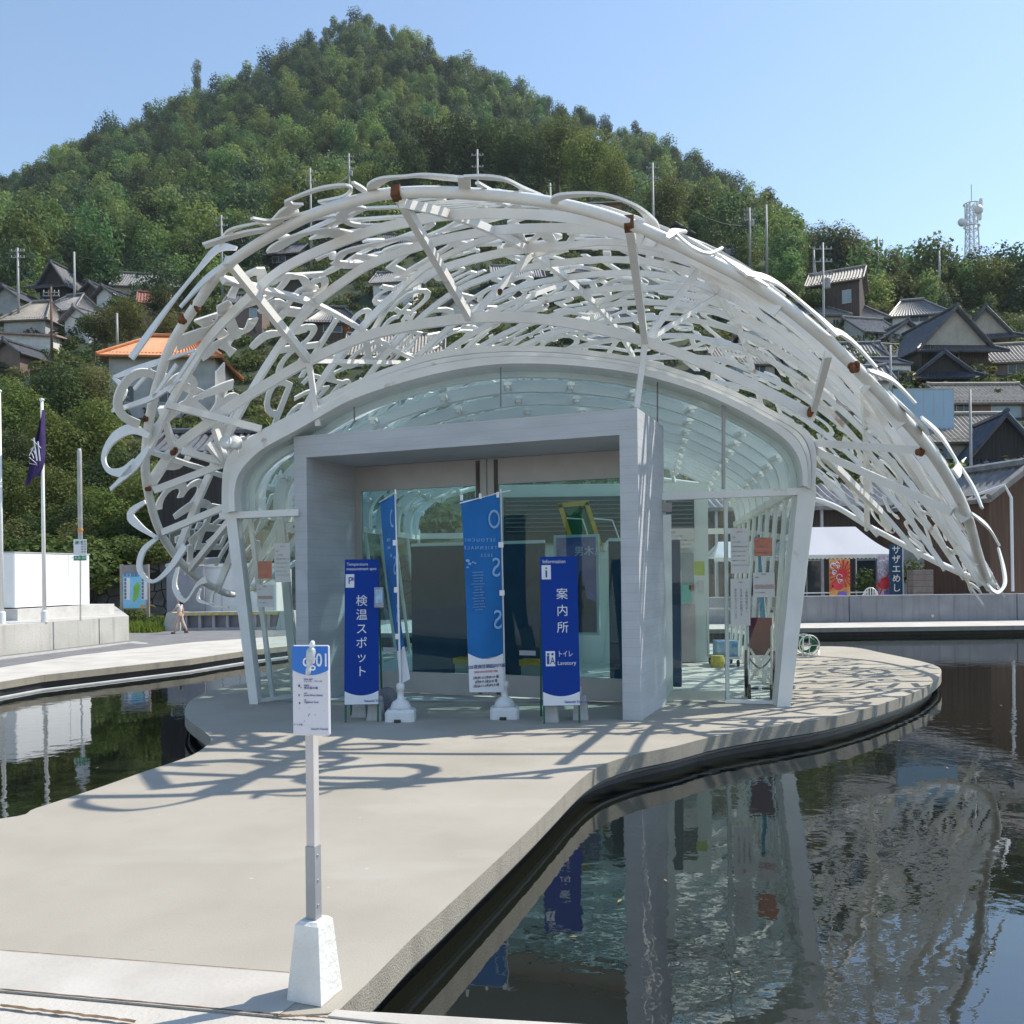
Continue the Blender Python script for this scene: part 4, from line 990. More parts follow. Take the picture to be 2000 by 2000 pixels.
house('small dark house under the front letters on the left', 545, 522, 74, 28, 'char', 'dark', 'gable', R(-10), 6, .36, W1)
house('house with a long tan tiled roof just above the glass vault', 770, 702, 180, 14, 'beige', 'tan', 'gable', R(3), 6, .42, ())
house('white house seen low through the letters above the glass vault', 1180, 660, 110, 34, 'white', 'grey', 'hip', R(-5), 6, .36, W1)
house('tall white house with two windows rising behind the tan roof beside the canopy', 1702, 800, 66, 60, 'white', 'grey', 'gable', R(-8), 5, .30, W2)
house('weathered brown house wedged below the small white rendered house', 1700, 842, 92, 44, 'beige', 'tan', 'gable', R(6), 5, .34, W1)
house('white gabled house peeping over the lower right wing of the canopy', 1768, 872, 72, 40, 'white', 'dark', 'front', R(-6), 5, .34, ())
house('grey hipped roof house between the timber barn and the topmost white house', 1700, 640, 60, 24, 'pale', 'grey', 'hip', R(10), 5, .36, ())
house('brown timbered house under tan tiles at the right edge of the upper village', 1985, 742, 80, 40, 'brown', 'tan', 'gable', R(-10), 6, .34, W1)
house('small pale house tucked left of the temple-like house', 1760, 720, 46, 26, 'pale', 'grey', 'gable', R(18), 4, .36, ())
house('dark timber house low behind the right wing of the lettering', 1590, 742, 96, 46, 'white', 'grey', 'gable', R(-4), 6, .34, W2)
house('cream house with tan tiles behind the right haunch of the glass vault', 1460, 742, 110, 36, 'beige', 'tan', 'gable', R(6), 6, .36, W2)
house('white house with dark gable in the middle of the lettering', 905, 640, 90, 34, 'white', 'dark', 'front', R(-14), 6, .36, W1)
house('dark tiled house left of the middle under the lettering', 650, 660, 96, 34, 'wood', 'dark', 'hip', R(8), 6, .36, W1)
bw = thing('panel_wall', 'pale blue panelled wall standing between the roofs on the right', 'wall', tuple(P(1804,815,58)))
w_ = 118/F*58; h_ = 54/F*58
MB().box(-w_/2, w_/2, 0, .2, -1.5, h_).build('panel_sheet', mat('pale blue panel', (.36,.50,.62), .35, var=.05, scale=.6), bw, world=False)
mb = MB()
for k in range(7): mb.box(-w_/2+w_*k/6-.02, -w_/2+w_*k/6+.02, -.01, 0, 0, h_)
mb.box(-w_/2-.03, w_/2+.03, -.03, .22, h_, h_+.08); mb.build('panel_joint', M_winf, bw, world=False)
# left cluster
house('weathered white house with an orange tiled roof left of the canopy', 318, 806, 200, 118, 'pale', 'orange', 'hip', R(6), 7, .30, ((.15,.30,.16,.26),(.55,.30,.16,.26),(.5,.82,.1,.1)), eave=.7, low=4)
house('dark two-tiered tower house on the left skyline of roofs', 104, 584, 58, 30, 'char', 'dark', 'temple', R(-10), 6, .42, ())
house('long grey roof on the left slope with its ridge rising to the right', 288, 578, 124, 22, 'beige', 'grey', 'gable', R(8), 6, .38, ())
house('small white gable in the dip left of the long grey roof', 204, 596, 38, 22, 'white', 'dark', 'front', R(-20), 6, .36, ())
house('small dark gable beside the tiered tower house', 178, 590, 34, 24, 'wood', 'dark', 'front', R(-16), 6, .40, ())
house('hip roofed house under the tiered tower house', 110, 622, 84, 18, 'beige', 'grey', 'hip', R(-14), 6, .40, ())
house('grey hipped roof nearest the left edge of the village', 48, 640, 86, 20, 'pale', 'tan', 'hip', R(-6), 6, .42, ())
house('white house with a faded red sheet roof at the left edge', 52, 696, 92, 44, 'white', 'pink', 'shed', R(16), 5, .22, ())
house('dark roofed house cut off by the left edge, uppermost', 10, 606, 60, 24, 'grey', 'dark', 'front', R(-10), 6, .36, ())
house('brown house cut off by the left edge, lowest of the village', 14, 722, 60, 34, 'brown', 'dark', 'front', R(-14), 5, .36, ())
house('small ochre hut with a red-brown roof among bushes on the left', 300, 616, 46, 26, 'brown', 'redbrown', 'gable', R(20), 5, .34, ())
house('grey corrugated-roof house between the tower house and the red roof', 150, 644, 66, 22, 'white', 'grey', 'front', R(-24), 7, .32, ())
house('low black timber shed behind the lower left letters', 388, 1130, 150, 250, 'char', 'dark', 'gable', R(4), 5, .22, ((.3,.3,.3,.16),), d=36, low=1, cat='shed', name='timber_shed')
# ------------------------------------------------------------------ trees one can tell apart
def cluster(kind, items, label, group, cat='tree'):
    for it in items:
        px, yt, yb, d = it[:4]; tree_px(kind, px, yt, yb, d, label, cat, group, it[4] if len(it) > 4 else 1.0)
cluster('evergreen', [(120,690,860,60,1.1),(40,830,1000,46,1.2),(215,850,1040,44,1.2),(150,960,1130,38,1.2),(60,990,1140,37,1.2),(250,1000,1150,37,1.1)], 'dark evergreen tree in the thicket left of the orange roofed house', 'evergreens of the left thicket')
cluster('broadleaf', [(30,720,880,58,1.2),(185,760,930,52,1.2),(100,780,960,50,1.2),(10,880,1060,42,1.2),(110,890,1080,41,1.2),(205,930,1120,39,1.1),(300,880,1090,42,1.1)], 'bright bushy tree in the thicket behind the two white flagpoles', 'bright trees of the left thicket')
cluster('olive', [(180,700,830,62,1.2),(75,900,1050,44,1.3),(155,1010,1140,36,1.3),(20,1000,1140,36,1.3),(255,920,1080,43,1.2),(340,990,1140,38,1.1)], 'olive-green tree in the thicket behind the white cabinet', 'olive trees of the left thicket')
cluster('olive', [(255,575,670,76,1.3),(205,590,680,78,1.2),(330,600,690,76,1.3)], 'yellowing bushy tree in the gap above the orange tiled roof', 'yellowing trees above the orange roof')
cluster('evergreen', [(318,545,640,88,1.2),(370,520,600,98,1.2)], 'dark round tree above the red-brown roofed hut', 'dark trees above the hut')
cluster('evergreen', [(840,215,400,165,1.1),(905,205,400,160,1.1),(965,215,400,158,1.1),(1020,225,390,155,1.0),(800,250,400,150,1.0)], 'big dark tree standing out over the canopy in the middle of the hill', 'big dark trees above the canopy')
cluster('broadleaf', [(1090,210,370,155,1.1),(1150,230,400,150,1.1),(1200,280,410,145,1.0),(1300,330,470,135,1.0)], 'big lighter tree standing out on the hill right of the dark group', 'big lighter trees above the canopy')
cluster('broadleaf', [(480,400,500,124,1.1),(560,350,450,134,1.2),(650,330,450,138,1.2),(720,300,430,146,1.1),(430,440,520,120,1.1)], 'light green tree on the hill above the left half of the canopy', 'light trees above the left of the canopy')
cluster('olive', [(1460,520,600,96,1.0),(1495,530,605,94,.9)], 'shaggy conifer beside the dark roofs left of the timber barn', 'conifers left of the timber barn')
cluster('bush', [(1538,545,580,95,1.0),(1590,560,600,94,1.0)], 'round clipped bush in front of the dark timber barn', 'clipped bushes by the timber barn', 'bush')
cluster('bamboo', [(1700,545,640,112,1.0),(1745,540,640,112,1.0),(1790,548,640,112,1.0),(1835,552,650,112,1.0),(1715,590,660,104,1.0)], 'pale feathery bamboo clump behind the roofs on the right slope', 'bamboo behind the right village', 'bamboo')
cluster('evergreen', [(1850,478,600,122,1.2),(1905,470,620,118,1.2),(1965,500,660,112,1.2),(1990,600,760,96,1.1),(1830,480,570,130,1.2)], 'dark spreading tree on the right hilltop below the antenna mast', 'dark trees on the right hilltop')
cluster('broadleaf', [(1880,520,640,114,1.1),(1935,480,640,112,1.1),(1975,640,790,92,1.1),(1990,720,840,82,1.0)], 'lighter tree at the right edge below the antenna mast', 'lighter trees at the right edge')
cluster('olive', [(1675,450,560,128,1.1),(1640,430,560,132,1.1),(1600,430,540,138,1.1),(1740,480,560,126,1.1)], 'grey-green tree on the saddle where the hill meets the right ridge', 'grey-green trees on the saddle')
cluster('bush', [(270,1185,1240,27.5,1.1),(300,1200,1240,26.5,1.0),(250,1200,1245,27,1.0)], 'green bush growing under the island map board', 'bushes under the map board', 'bush')
tree_px('tall', 386, 108, 215, 318, 'lone tall pine standing above the left skyline of the hill', wide=.7)

cluster('bush', [(20,1040,1150,30.5,1.5),(75,1050,1150,30.5,1.5),(130,1040,1150,30.5,1.5),(185,1045,1110,31.5,1.4),(240,1040,1100,32,1.4),(300,1050,1100,32,1.4),(-30,1040,1150,30.5,1.5)], 'leafy bush hanging over the stone wall behind the white cabinet', 'bushes along the stone wall', 'bush')
cluster('bush', [(185,612,660,80,1.2),(240,575,625,90,1.0)], 'bush between the roofs of the left village', 'bushes of the left village', 'bush')
# ------------------------------------------------------------------ utility poles, masts, cables
M_pole = mat('grey pole', (.36,.36,.35), .6, var=.15); M_polew = mat('brown wooden pole', (.16,.10,.07), .8)
POLES = [(36,484,610,95,'g',1,'grey utility pole at the far left above the village roofs'),(101,560,672,80,'w',1,'brown wooden pole in front of the hip roofed house'),(146,492,590,100,'g',0,'slim bare pole right of the tiered tower house'),(229,612,660,74,'g',0,'short pale pole standing over the orange tiled roof'),(434,420,560,108,'g',1,'utility pole behind the first front strut'),
 (608,328,500,118,'g',1,'utility pole against the bright trees above the left lettering'),(683,300,420,134,'g',2,'double utility pole higher than its neighbours above the left lettering'),(935,292,520,112,'g',2,'utility pole with transformers above the middle of the canopy'),(1076,358,470,112,'g',0,'thin pole in front of the big dark trees'),(1277,318,520,104,'g',1,'tall blue-grey pole left of the black gabled house'),
 (1465,406,500,112,'g',2,'utility pole with cross arms on the right flank of the hill'),(1498,400,520,110,'g',0,'pair-tubed slim mast on the right flank of the hill'),(1610,474,720,72,'g',2,'big utility pole in front of the dark timber barn'),(1590,484,540,106,'g',0,'short pole behind the timber barn roof'),(1715,462,545,116,'g',1,'utility pole among the bamboo on the saddle'),(1835,490,550,112,'g',0,'thin pole before the dark trees of the right hilltop'),
 (1740,674,780,66,'g',0,'slim pole beside the small white rendered house'),(1897,760,960,44,'g',0,'slim grey pole in front of the brown house on the right'),(1890,918,1000,40,'g',0,'short lamp post with a ball top beside the dark warehouse')]
for (px, yt, yb, d, k, arms, lab) in POLES:
    b = P(px, yb, d); h = (yb-yt)/F*d; t = thing('utility_pole' if arms else 'slim_pole', lab, 'pole', tuple(b))
    r = min(.17, .0013*d+.03)
    MB().tube([(0,0,-1.5),(0,0,h)], [r, r*.7], 8).build('shaft', M_polew if k == 'w' else M_pole, t, world=False, smooth=True)
    if arms:
        mb = MB(); L = .75
        for a in range(arms+1):
            z = h*(.95-.10*a) if h > 6 else h*.9-.3*a
            mb.bar((-L,0,z),(L,0,z),.09,.09)
            for xx in (-L*.9,-L*.3,L*.4,L*.9): mb.lathe([(.05,0),(.06,.1),(.03,.2)], (xx,0,z+.04), 6)
        mb.build('cross_arm', M_pole, t, world=False)
        if arms > 1: MB().lathe([(.2,-.5),(.24,-.45),(.24,.3),(.2,.36)], (.3,-.1,h*.68), 8).build('transformer', M_pole, t, world=False)
# lattice antenna mast on the right hilltop
b = P(1899, 520, 128); hh = (520-395)/F*128; am = thing('antenna_mast', 'white lattice antenna mast with dishes on the right hilltop', 'antenna', tuple(b))
mb = MB(); wl = .75
for k in range(9):
    z0, z1 = hh*k/9, hh*(k+1)/9; q = [(-wl,-wl),(wl,-wl),(wl,wl),(-wl,wl)]
    for i in range(4):
        a, c_ = q[i], q[(i+1) % 4]; s0, s1 = 1-.35*k/9, 1-.35*(k+1)/9
        mb.bar((a[0]*s0,a[1]*s0,z0),(a[0]*s1,a[1]*s1,z1),.14); mb.bar((a[0]*s0,a[1]*s0,z0),(c_[0]*s1,c_[1]*s1,z1),.08); mb.bar((a[0]*s0,a[1]*s0,z0),(c_[0]*s0,c_[1]*s0,z0),.08)
mb.build('lattice', M_white2, am, world=False)
mb = MB()
for z in (hh*.62, hh*.97): mb.tube([(1.05*math.cos(a), 1.05*math.sin(a), z) for a in np.linspace(0, 6.28, 13)], .09, 5)
mb.build('ring_platform', M_white2, am, world=False)
MB().tube([(0,0,hh),(0,0,hh+2.6)], .05, 5).build('aerial', M_pole, am, world=False)
for k, (x, z) in enumerate(((1.35, hh*.98),(1.2, hh*.82))): MB().bbox(x-.16, x+.16, -.2, .2, z-.9, z+.7).build('panel_antenna', M_white2, am, world=False)
for k, x in enumerate((-1.25, -.9, .2)): MB().tube([(x,-.5,hh*.62),(x,-.5,hh*.95)], .07, 6).build('whip_antenna', M_white2, am, world=False)
for x, z, s in ((-1.75, hh*.66, .62),(.7, hh*.86, .7)): MB().lathe([(s,0),(s*.9,.16),(s*.4,.3),(0.05,.34)], (0,0,0), 16, T(x,-.6,z) @ Matrix.Rotation(R(90),4,'X')).build('dish', M_white2, am, world=False, smooth=True)
M_cable = mat('black cable', (.03,.03,.03), .6)
def cable(a, b, sag, lab):
    a, b = Vector(a), Vector(b); n = 20; pts = []
    for i in range(n+1):
        t = i/n; p = a.lerp(b, t); p.z -= sag*4*t*(1-t); pts.append(p)
    tag(MB().tube(pts, .04, 4).build('overhead_cable', M_cable), lab, 'cable')
for (a, b, s, lab) in [((608,350,118),(683,340,134),1.2,'overhead cable between the two poles above the left lettering'),((434,440,108),(146,500,100),2,'overhead cable sloping down over the left roofs'),((935,330,112),(1277,322,104),2.4,'overhead cable spanning the dark trees above the canopy'),((1277,350,104),(1076,392,112),1.0,'short cable left of the tall blue-grey pole'),((1277,352,104),(1465,440,112),1.6,'overhead cable crossing the right flank of the hill'),((101,590,80),(229,622,74),1.0,'overhead cable from the brown wooden pole to the orange roof'),((1610,520,72),(1590,500,106),2.2,'cable looping back from the big utility pole'),((36,520,95),(101,590,80),.8,'cable between the two leftmost poles')]:
    cable(P(*a), P(*b), s, lab)
# ------------------------------------------------------------------ things standing on the island deck
M_blue = mat('royal blue print', (.002,.040,.28), .6, var=.05, spec=.2); M_blue2 = mat('azure cloth', (.004,.13,.40), .75, var=.12, scale=3); M_wprint = mat('white print', (.72,.74,.80), .5, var=.03); M_green = mat('green steel frame', (.01,.12,.06), .5)
M_paleb = mat('pale blue print', (.22,.40,.66), .6); M_ink = mat('dark print', (.05,.05,.08), .6); M_navy = mat('navy print', (.02,.05,.25), .5); M_redp = mat('red print', (.55,.05,.05), .6)
M_plast = mat('white plastic', (.74,.75,.77), .35, var=.03)
def curve_panel(mb, x0, x1, zt, zb, sag, y, n=16, M=None, top=True):
    """panel from zt down to an arc that sags below zb (top=True) or from the arc down to zt"""
    a = []; b = []
    for i in range(n+1):
        t = i/n; x = x0+(x1-x0)*t; a.append((x, y, zt)); b.append((x, y, zb-sag*4*t*(1-t)))
    k = len(mb.v)
    for p, q in zip(a, b):
        for r in (p, q): mb.v.append(tuple(M @ Vector(r)) if M else r)
    for i in range(n):
        f = (k+2*i, k+2*i+1, k+2*i+3, k+2*i+2); mb.f.append(f if top else tuple(reversed(f)))
def a_board(px, py, wd, label, lines, yaw=0, tilt=7):
    b = G(px, py); t = thing('sign_board', label, 'sign', tuple(b), yaw, group=None)
    B = Matrix.Rotation(R(-tilt), 4, 'X')
    z0, z1 = .19, 1.79
    MB().box(-wd/2, wd/2, 0, .018, z0, z1, B).build('board', M_blue, t, world=False)
    mb = MB(); curve_panel(mb, -wd/2+.004, wd/2-.004, z0+.004, z0+.15, .05, -.003, 16, B, False); mb.build('white_foot_band', M_wprint, t, world=False)
    for s in (-1, 1):
        MB().bar(B @ Vector((s*(wd/2-.012), .03, 0)), B @ Vector((s*(wd/2-.012), .03, z1)), .02).build('leg', M_green, t, world=False)
        MB().bar(B @ Vector((s*(wd/2-.012), .04, z1-.05)), (s*(wd/2-.012), .52, 0), .02).build('leg', M_green, t, world=False)
    MB().bar((-wd/2, .34, .62), (wd/2, .34, .62), .015).build('brace', M_green, t, world=False)
    lt = MB(); ic = MB(); dk = MB()
    for it in lines:
        k = it[0]
        if k == 'T': lt.text(it[1], it[4], B @ T(it[2], -.004, it[3]) @ FACE, it[5] if len(it) > 5 else 'LEFT', sx=it[6] if len(it) > 6 else .95)
        elif k == 'D': dk.text(it[1], it[4], B @ T(it[2], -.008, it[3]) @ FACE, it[5] if len(it) > 5 else 'LEFT', sx=it[6] if len(it) > 6 else .95)
        elif k == 'I':
            ic.bbox(-it[3]/2, it[3]/2, -it[4]/2, it[4]/2, 0, .003, .03, B @ T(it[1], -.002, it[2]) @ FACE)
    if ic.v: ic.build('pictogram', M_wprint, t, world=False)
    if dk.v: dk.build('pictogram_mark', M_navy, t, world=False)
    lt.build('lettering', M_wprint, t, world=False)
    return t
vt = lambda s, x, z, st, sz: [('T', c, x, z-i*st, sz, 'CENTER', 1.0) for i, c in enumerate(s)]
a_board(706, 1411, .375, 'blue temperature measurement board standing left in the concrete porch',
    [('T','Temperature',-.165,1.735,.046),('T','measurement spot',-.168,1.683,.046),('I',-.13,1.55,.095,.15),('D','P',-.150,1.55,.11,'LEFT',.9),('D',')',-.108,1.575,.05,'LEFT'),('D',')',-.096,1.575,.05,'LEFT'),('D','Setouchi Triennale',.03,.23,.034)]+vt('検温スポット',.0,1.32,.155,.13), yaw=R(3))
a_board(1098, 1414, .40, 'blue information board standing right in the concrete porch',
    [('T','Information',-.175,1.735,.056),('I',-.135,1.62,.10,.155),('D','i',-.135,1.615,.17,'CENTER',1.1),('I',-.11,.69,.10,.16),('D','l',-.135,.67,.13,'CENTER',2.2),('D','A',-.088,.665,.11,'CENTER',.7),('D','●',-.134,.735,.035,'CENTER'),('D','●',-.087,.735,.035,'CENTER'),('T','トイレ',-.035,.735,.075,'LEFT',.75),('T','Lavatory',-.035,.64,.06),('D','Setouchi Triennale',.03,.23,.036)]+vt('案内所',.03,1.375,.18,.13), yaw=R(2))
# leaflet holder on the left board
lh = thing('leaflet_holder', 'clear leaflet pocket with a blue leaflet on the temperature board', 'leaflet holder', tuple(P(740,1165,9.62)))
MB().box(-.05,.05,-.012,.012,-.12,.10).build('pocket', glass('clear plastic', (.80,.86,.95), 1.4, 1.5, .25), lh, world=False)
MB().box(-.035,.04,-.016,-.013,-.075,.075).build('leaflet', mat('leaflet print', (.10,.33,.60), .5, col2=(.45,.6,.75), scale=14), lh, world=False)
# cast concrete weights behind the boards
M_weight = mat('cast concrete weight', (.46,.46,.45), .9, var=.15, scale=8, bump=.3)
def frustum(mb, w0, w1, h, M=None, z0=0):
    a, b = w0/2, w1/2; c = .012
    mb.add([(-a,-a,z0),(a,-a,z0),(a,a,z0),(-a,a,z0),(-b,-b,z0+h-c),(b,-b,z0+h-c),(b,b,z0+h-c),(-b,b,z0+h-c),(-b+c,-b+c,z0+h),(b-c,-b+c,z0+h),(b-c,b-c,z0+h),(-b+c,b-c,z0+h)], [(3,2,1,0),(0,1,5,4),(1,2,6,5),(2,3,7,6),(3,0,4,7),(4,5,9,8),(5,6,10,9),(6,7,11,10),(7,4,8,11),(8,9,10,11)], M)
for (px, py, dy, lab) in [(702,1402,.10,'concrete weight under the left half of the temperature board'),(733,1407,.06,'concrete weight by the right leg of the temperature board'),(1077,1411,.08,'concrete weight under the left half of the information board'),(1136,1407,.10,'concrete weight behind the right leg of the information board')]:
    b = G(px, py); b.y += dy; t = thing('concrete_weight', lab, 'weight', tuple(b), R(-8), group='weights of the blue boards')
    mb = MB(); frustum(mb, .17, .12, .26); mb.build('block', M_weight, t, world=False); MB().lathe([(.012,0),(.012,.10)], (0,0,.26), 8).build('socket_stub', M_steel, t, world=False)
sk = thing('sand_bag', 'grey filled sack slumped behind the temperature board', 'sack', tuple(G(752,1404)+Vector((0,.2,0))))
MB().lathe([(.05,0),(.12,.02),(.135,.12),(.12,.24),(.07,.31),(.02,.33)], (0,0,0), 16, Matrix.Diagonal((1,.7,1,1))).build('sack', mat('grey sackcloth', (.20,.21,.23), .9, var=.2, scale=12, bump=.4), sk, world=False, smooth=True)
# banner flags on plastic water bases
def water_base(t):
    MB().bbox(-.16,.16,-.13,.13,0,.13,.03).build('water_base', M_plast, t, world=False)
    d = MB(); d.lathe([(.115,.125),(.11,.165),(.085,.21),(.045,.235),(.035,.25),(.035,.33),(.045,.335),(.045,.40),(.03,.41)], (0,0,0), 20); d.build('base_neck', M_plast, t, world=False, smooth=True)
    k = MB()
    for x in (-.02,): k.lathe([(.04,0),(.035,.03)], (x,-.135,.0), 10)
    k.build('base_notch', M_dark, t, world=False)
def cloth(t, L, Rr, nz, nx, bulge, mat_, zsplit=None, sag=.0, name='flag_cloth'):
    """cloth between a left and a right edge polyline (lists of local points from top to bottom)"""
    Lc = catmull(L, nz); Rc = catmull(Rr, nz); n = min(len(Lc), len(Rc)); pts = []
    for i in range(n):
        for j in range(nx):
            s = j/(nx-1); p = Lc[i].lerp(Rc[i], s); p.y += bulge*math.sin(math.pi*s*1.6+i*.12); pts.append(p)
    mb = MB().grid(pts, n, nx); o = mb.build(name, mat_, t, world=False, smooth=True); return o, Lc, Rc
fb = G(986,1402); f2 = thing('banner_flag', 'blue banner flag hanging open on a pole before the door joint', 'banner', tuple(fb), group=None)
loc = lambda px, py, d: P(px, py, d)-fb
water_base(f2)
pole_t, pole_b = loc(978,955,fb.y-.04), Vector((0,0,.38))
MB().tube([pole_b, pole_b.lerp(pole_t,.5), pole_t], [.013,.011,.009], 8).build('pole', M_plast, f2, world=False)
MB().tube([loc(962,965,fb.y-.05), loc(997,958,fb.y-.05)], .006, 6).build('cross_bar', M_plast, f2, world=False)
MB().tube([loc(898,983,fb.y-.22), loc(978,962,fb.y-.05)], .006, 6).build('cross_bar', M_plast, f2, world=False)
dl, dr = fb.y-.22, fb.y-.06
Ls = [loc(x,y,dl) for x,y in ((900,977),(905,1060),(909,1150),(912,1230),(914,1290))]; Rs = [loc(x,y,dr) for x,y in ((976,966),(978,1050),(980,1140),(982,1220),(983,1280))]
o, Lc, Rc = cloth(f2, Ls, Rs, 6, 12, .02, M_blue2)
Ls2 = [loc(x,y,dl-.004) for x,y in ((913.5,1277),(914,1315),(917,1352))]; Rs2 = [loc(x,y,dr-.004) for x,y in ((983,1272),(980,1320),(975,1348))]
def fl(u, py, off=.006):
    """point on flag two, u from its left edge to the pole"""
    xl = np.interp(py, (977,1150,1352),(900,909,917)); xr = np.interp(py, (966,1140,1350),(976,980,984))
    return loc(xl+(xr-xl)*u, py, dl+(dr-dl)*u-off-.02)
mb = MB(); n = 14; pts = []
for i in range(n+1):
    u = i/n; top = 1276+34*math.sin(math.pi*u)*.33+ (0 if True else 0)
    for k in range(4):
        s = k/3; pts.append(fl(u, top+(1352-top)*s))
mb.grid(pts, n+1, 4).build('white_hem', M_wprint, f2, world=False)
def flat_text(t, txt, u, py, size, m, mirror=True, sx=1, rot=0, lay=.012):
    c = fl(u, py, lay); ex = (fl(1, py)-fl(0, py)).normalized(); ez = Vector((0,0,1)); ex = (ex-ez*ex.dot(ez)).normalized(); ny = ez.cross(ex)
    M = Matrix(((ex.x, ez.x, -ny.x, c.x),(ex.y, ez.y, -ny.y, c.y),(ex.z, ez.z, -ny.z, c.z),(0,0,0,1)))
    return (txt, size, M @ Matrix.Rotation(rot,4,'Z') @ Matrix.Diagonal(((-1 if mirror else 1)*sx,1,1,1)))
lt = MB()
for txt, u, py, s_, rot in [('O',.84,1016,.30,0),('S',.86,1110,.30,0),('S',.87,1212,.30,0)]: MB().text(*flat_text(f2, txt, u, py, s_, None, True, .62 if txt == 'O' else .8, rot)).build('banner_letter', M_paleb, f2, world=False)
for txt, u, py, s_ in [('S E T O U C H I',.46,1055,.052),('T R I E N N A L E',.46,1070,.052),('2 0 2 2',.62,1085,.05)]: lt.text(*flat_text(f2, txt, u, py, s_, None))
lt.build('lettering', M_paleb, f2, world=False)
lt = MB(); 
for i, txt in enumerate(['男木島 Ogijima','女木島 Megijima','直島 Naoshima','豊島 Teshima','小豆島 Shodoshima','大島 Oshima','犬島 Inujima','沙弥島 Shamijima','本島 Honjima','高見島 Takamijima','粟島 Awashima','伊吹島 Ibukijima','高松港 Takamatsu','宇野港 Uno']): lt.text(*flat_text(f2, txt, .36, 1118+i*5.6, .019, None))
for u, py, r in ((.10,1095,.022),(.15,1101,.018),(.24,1098,.012),(.30,1100,.012),(.09,1108,.012)):
    c = fl(u, py, .014); lt.lathe([(r,0),(r*.8,.002)], tuple(c), 7, None) if False else lt.add([(c.x+r*math.cos(a)*1.1, c.y, c.z+r*math.sin(a)*.8) for a in (0,.9,1.9,2.8,4.1,5.2)], [(0,1,2,3,4,5)])
lt.build('small_lettering', M_paleb, f2, world=False)
lt = MB(); lt.text(*flat_text(f2, '瀬戸内国際芸術祭2022', .5, 1302, .047, None)); lt.build('title_lettering', M_navy, f2, world=False)
lt = MB()
for txt, py in (('ART SETOUCHI 2022',1312),): lt.text(*flat_text(f2, txt, .5, py, .03, None))
lt.build('red_lettering', M_redp, f2, world=False)
lt = MB()
for txt, py in (('春 4.14(木)-5.18(水)',1323),('夏 8.5(金)-9.4(日)',1331),('秋 9.29(木)-11.6(日)',1339)): lt.text(*flat_text(f2, txt, .5, py, .036, None))
lt.build('date_lettering', M_ink, f2, world=False)
clip = MB()
for py in (1064,1158): c = fl(1.02, py, .01); clip.box(c.x-.035, c.x+.02, c.y-.008, c.y+.01, c.z-.03, c.z+.03)
for u in (.02,.5,.95): c = fl(u, 972-6*u, .01); clip.box(c.x-.015, c.x+.015, c.y-.006, c.y+.006, c.z-.03, c.z+.03)
clip.build('clip', M_plast, f2, world=False)
# rippled flag on the left, turned almost edge-on
fa = G(783,1407); f1 = thing('banner_flag', 'blue banner flag twisted almost edge-on beside the temperature board', 'banner', tuple(fa))
loc = lambda px, py, d: P(px, py, d)-fa
water_base(f1)
pt = loc(772,956,fa.y-.03); MB().tube([(0,0,.38), Vector((0,0,.38)).lerp(pt,.5), pt], [.013,.011,.009], 8).build('pole', M_plast, f1, world=False)
MB().tube([loc(741,981,fa.y+.35), pt-Vector((0,0,.03))], .006, 6).build('cross_bar', M_plast, f1, world=False)
e = fa.y
Ls = [loc(742,980,e+.36), loc(748,1060,e+.33), loc(757,1150,e+.25), loc(768,1220,e+.16), loc(775,1272,e+.10)]
Rs = [loc(774,965,e-.02), loc(777,1060,e-.01), loc(779,1150,e+0), loc(782,1210,e-.02), loc(790,1266,e-.05)]
cloth(f1, Ls, Rs, 6, 10, .03, M_blue2)
Ls2 = [loc(775,1270,e+.10), loc(778,1305,e+.06), loc(781,1337,e+.02)]; Rs2 = [loc(790,1262,e-.05), loc(796,1295,e-.08), loc(801,1326,e-.10)]
cloth(f1, Ls2, Rs2, 6, 8, .01, M_wprint, name='white_hem')
lt = MB()
def f1p(u, py):
    xl = np.interp(py,(980,1060,1150,1220,1272),(742,748,757,768,775)); dl_ = np.interp(py,(980,1060,1150,1220,1272),(.36,.33,.25,.16,.10)); xr = np.interp(py,(965,1060,1150,1210,1266),(774,777,779,782,790))
    return loc(xl+(xr-xl)*u, py, e+dl_*(1-u)-.04)
for txt, u, py, s_ in [('O',.72,1014,.30),('S',.74,1106,.30),('S',.74,1200,.30),('SETOU',.4,1055,.05),('TRIEN',.4,1070,.05),('202',.5,1085,.05)]:
    c = f1p(u, py); ex = (f1p(1,py)-f1p(0,py)).normalized(); ez = Vector((0,0,1)); ex = (ex-ez*ex.dot(ez)).normalized(); ny = ez.cross(ex); 
    M = Matrix(((ex.x,ez.x,-ny.x,c.x),(ex.y,ez.y,-ny.y,c.y),(ex.z,ez.z,-ny.z,c.z),(0,0,0,1)))
    if s_ > .1: MB().text(txt, s_, M @ Matrix.Diagonal((-.6,1,1,1))).build('banner_letter', M_paleb, f1, world=False)
    else: lt.text(txt, s_, M @ Matrix.Diagonal((-.6,1,1,1)))
lt.build('lettering', M_paleb, f1, world=False)
clip = MB()
for py in (1060,1152,1243): c = loc(np.interp(py,(956,1380),(772,783))-2, py, e-.04); clip.box(c.x-.03, c.x+.02, c.y-.008, c.y+.01, c.z-.03, c.z+.03)
clip.build('clip', M_plast, f1, world=False)
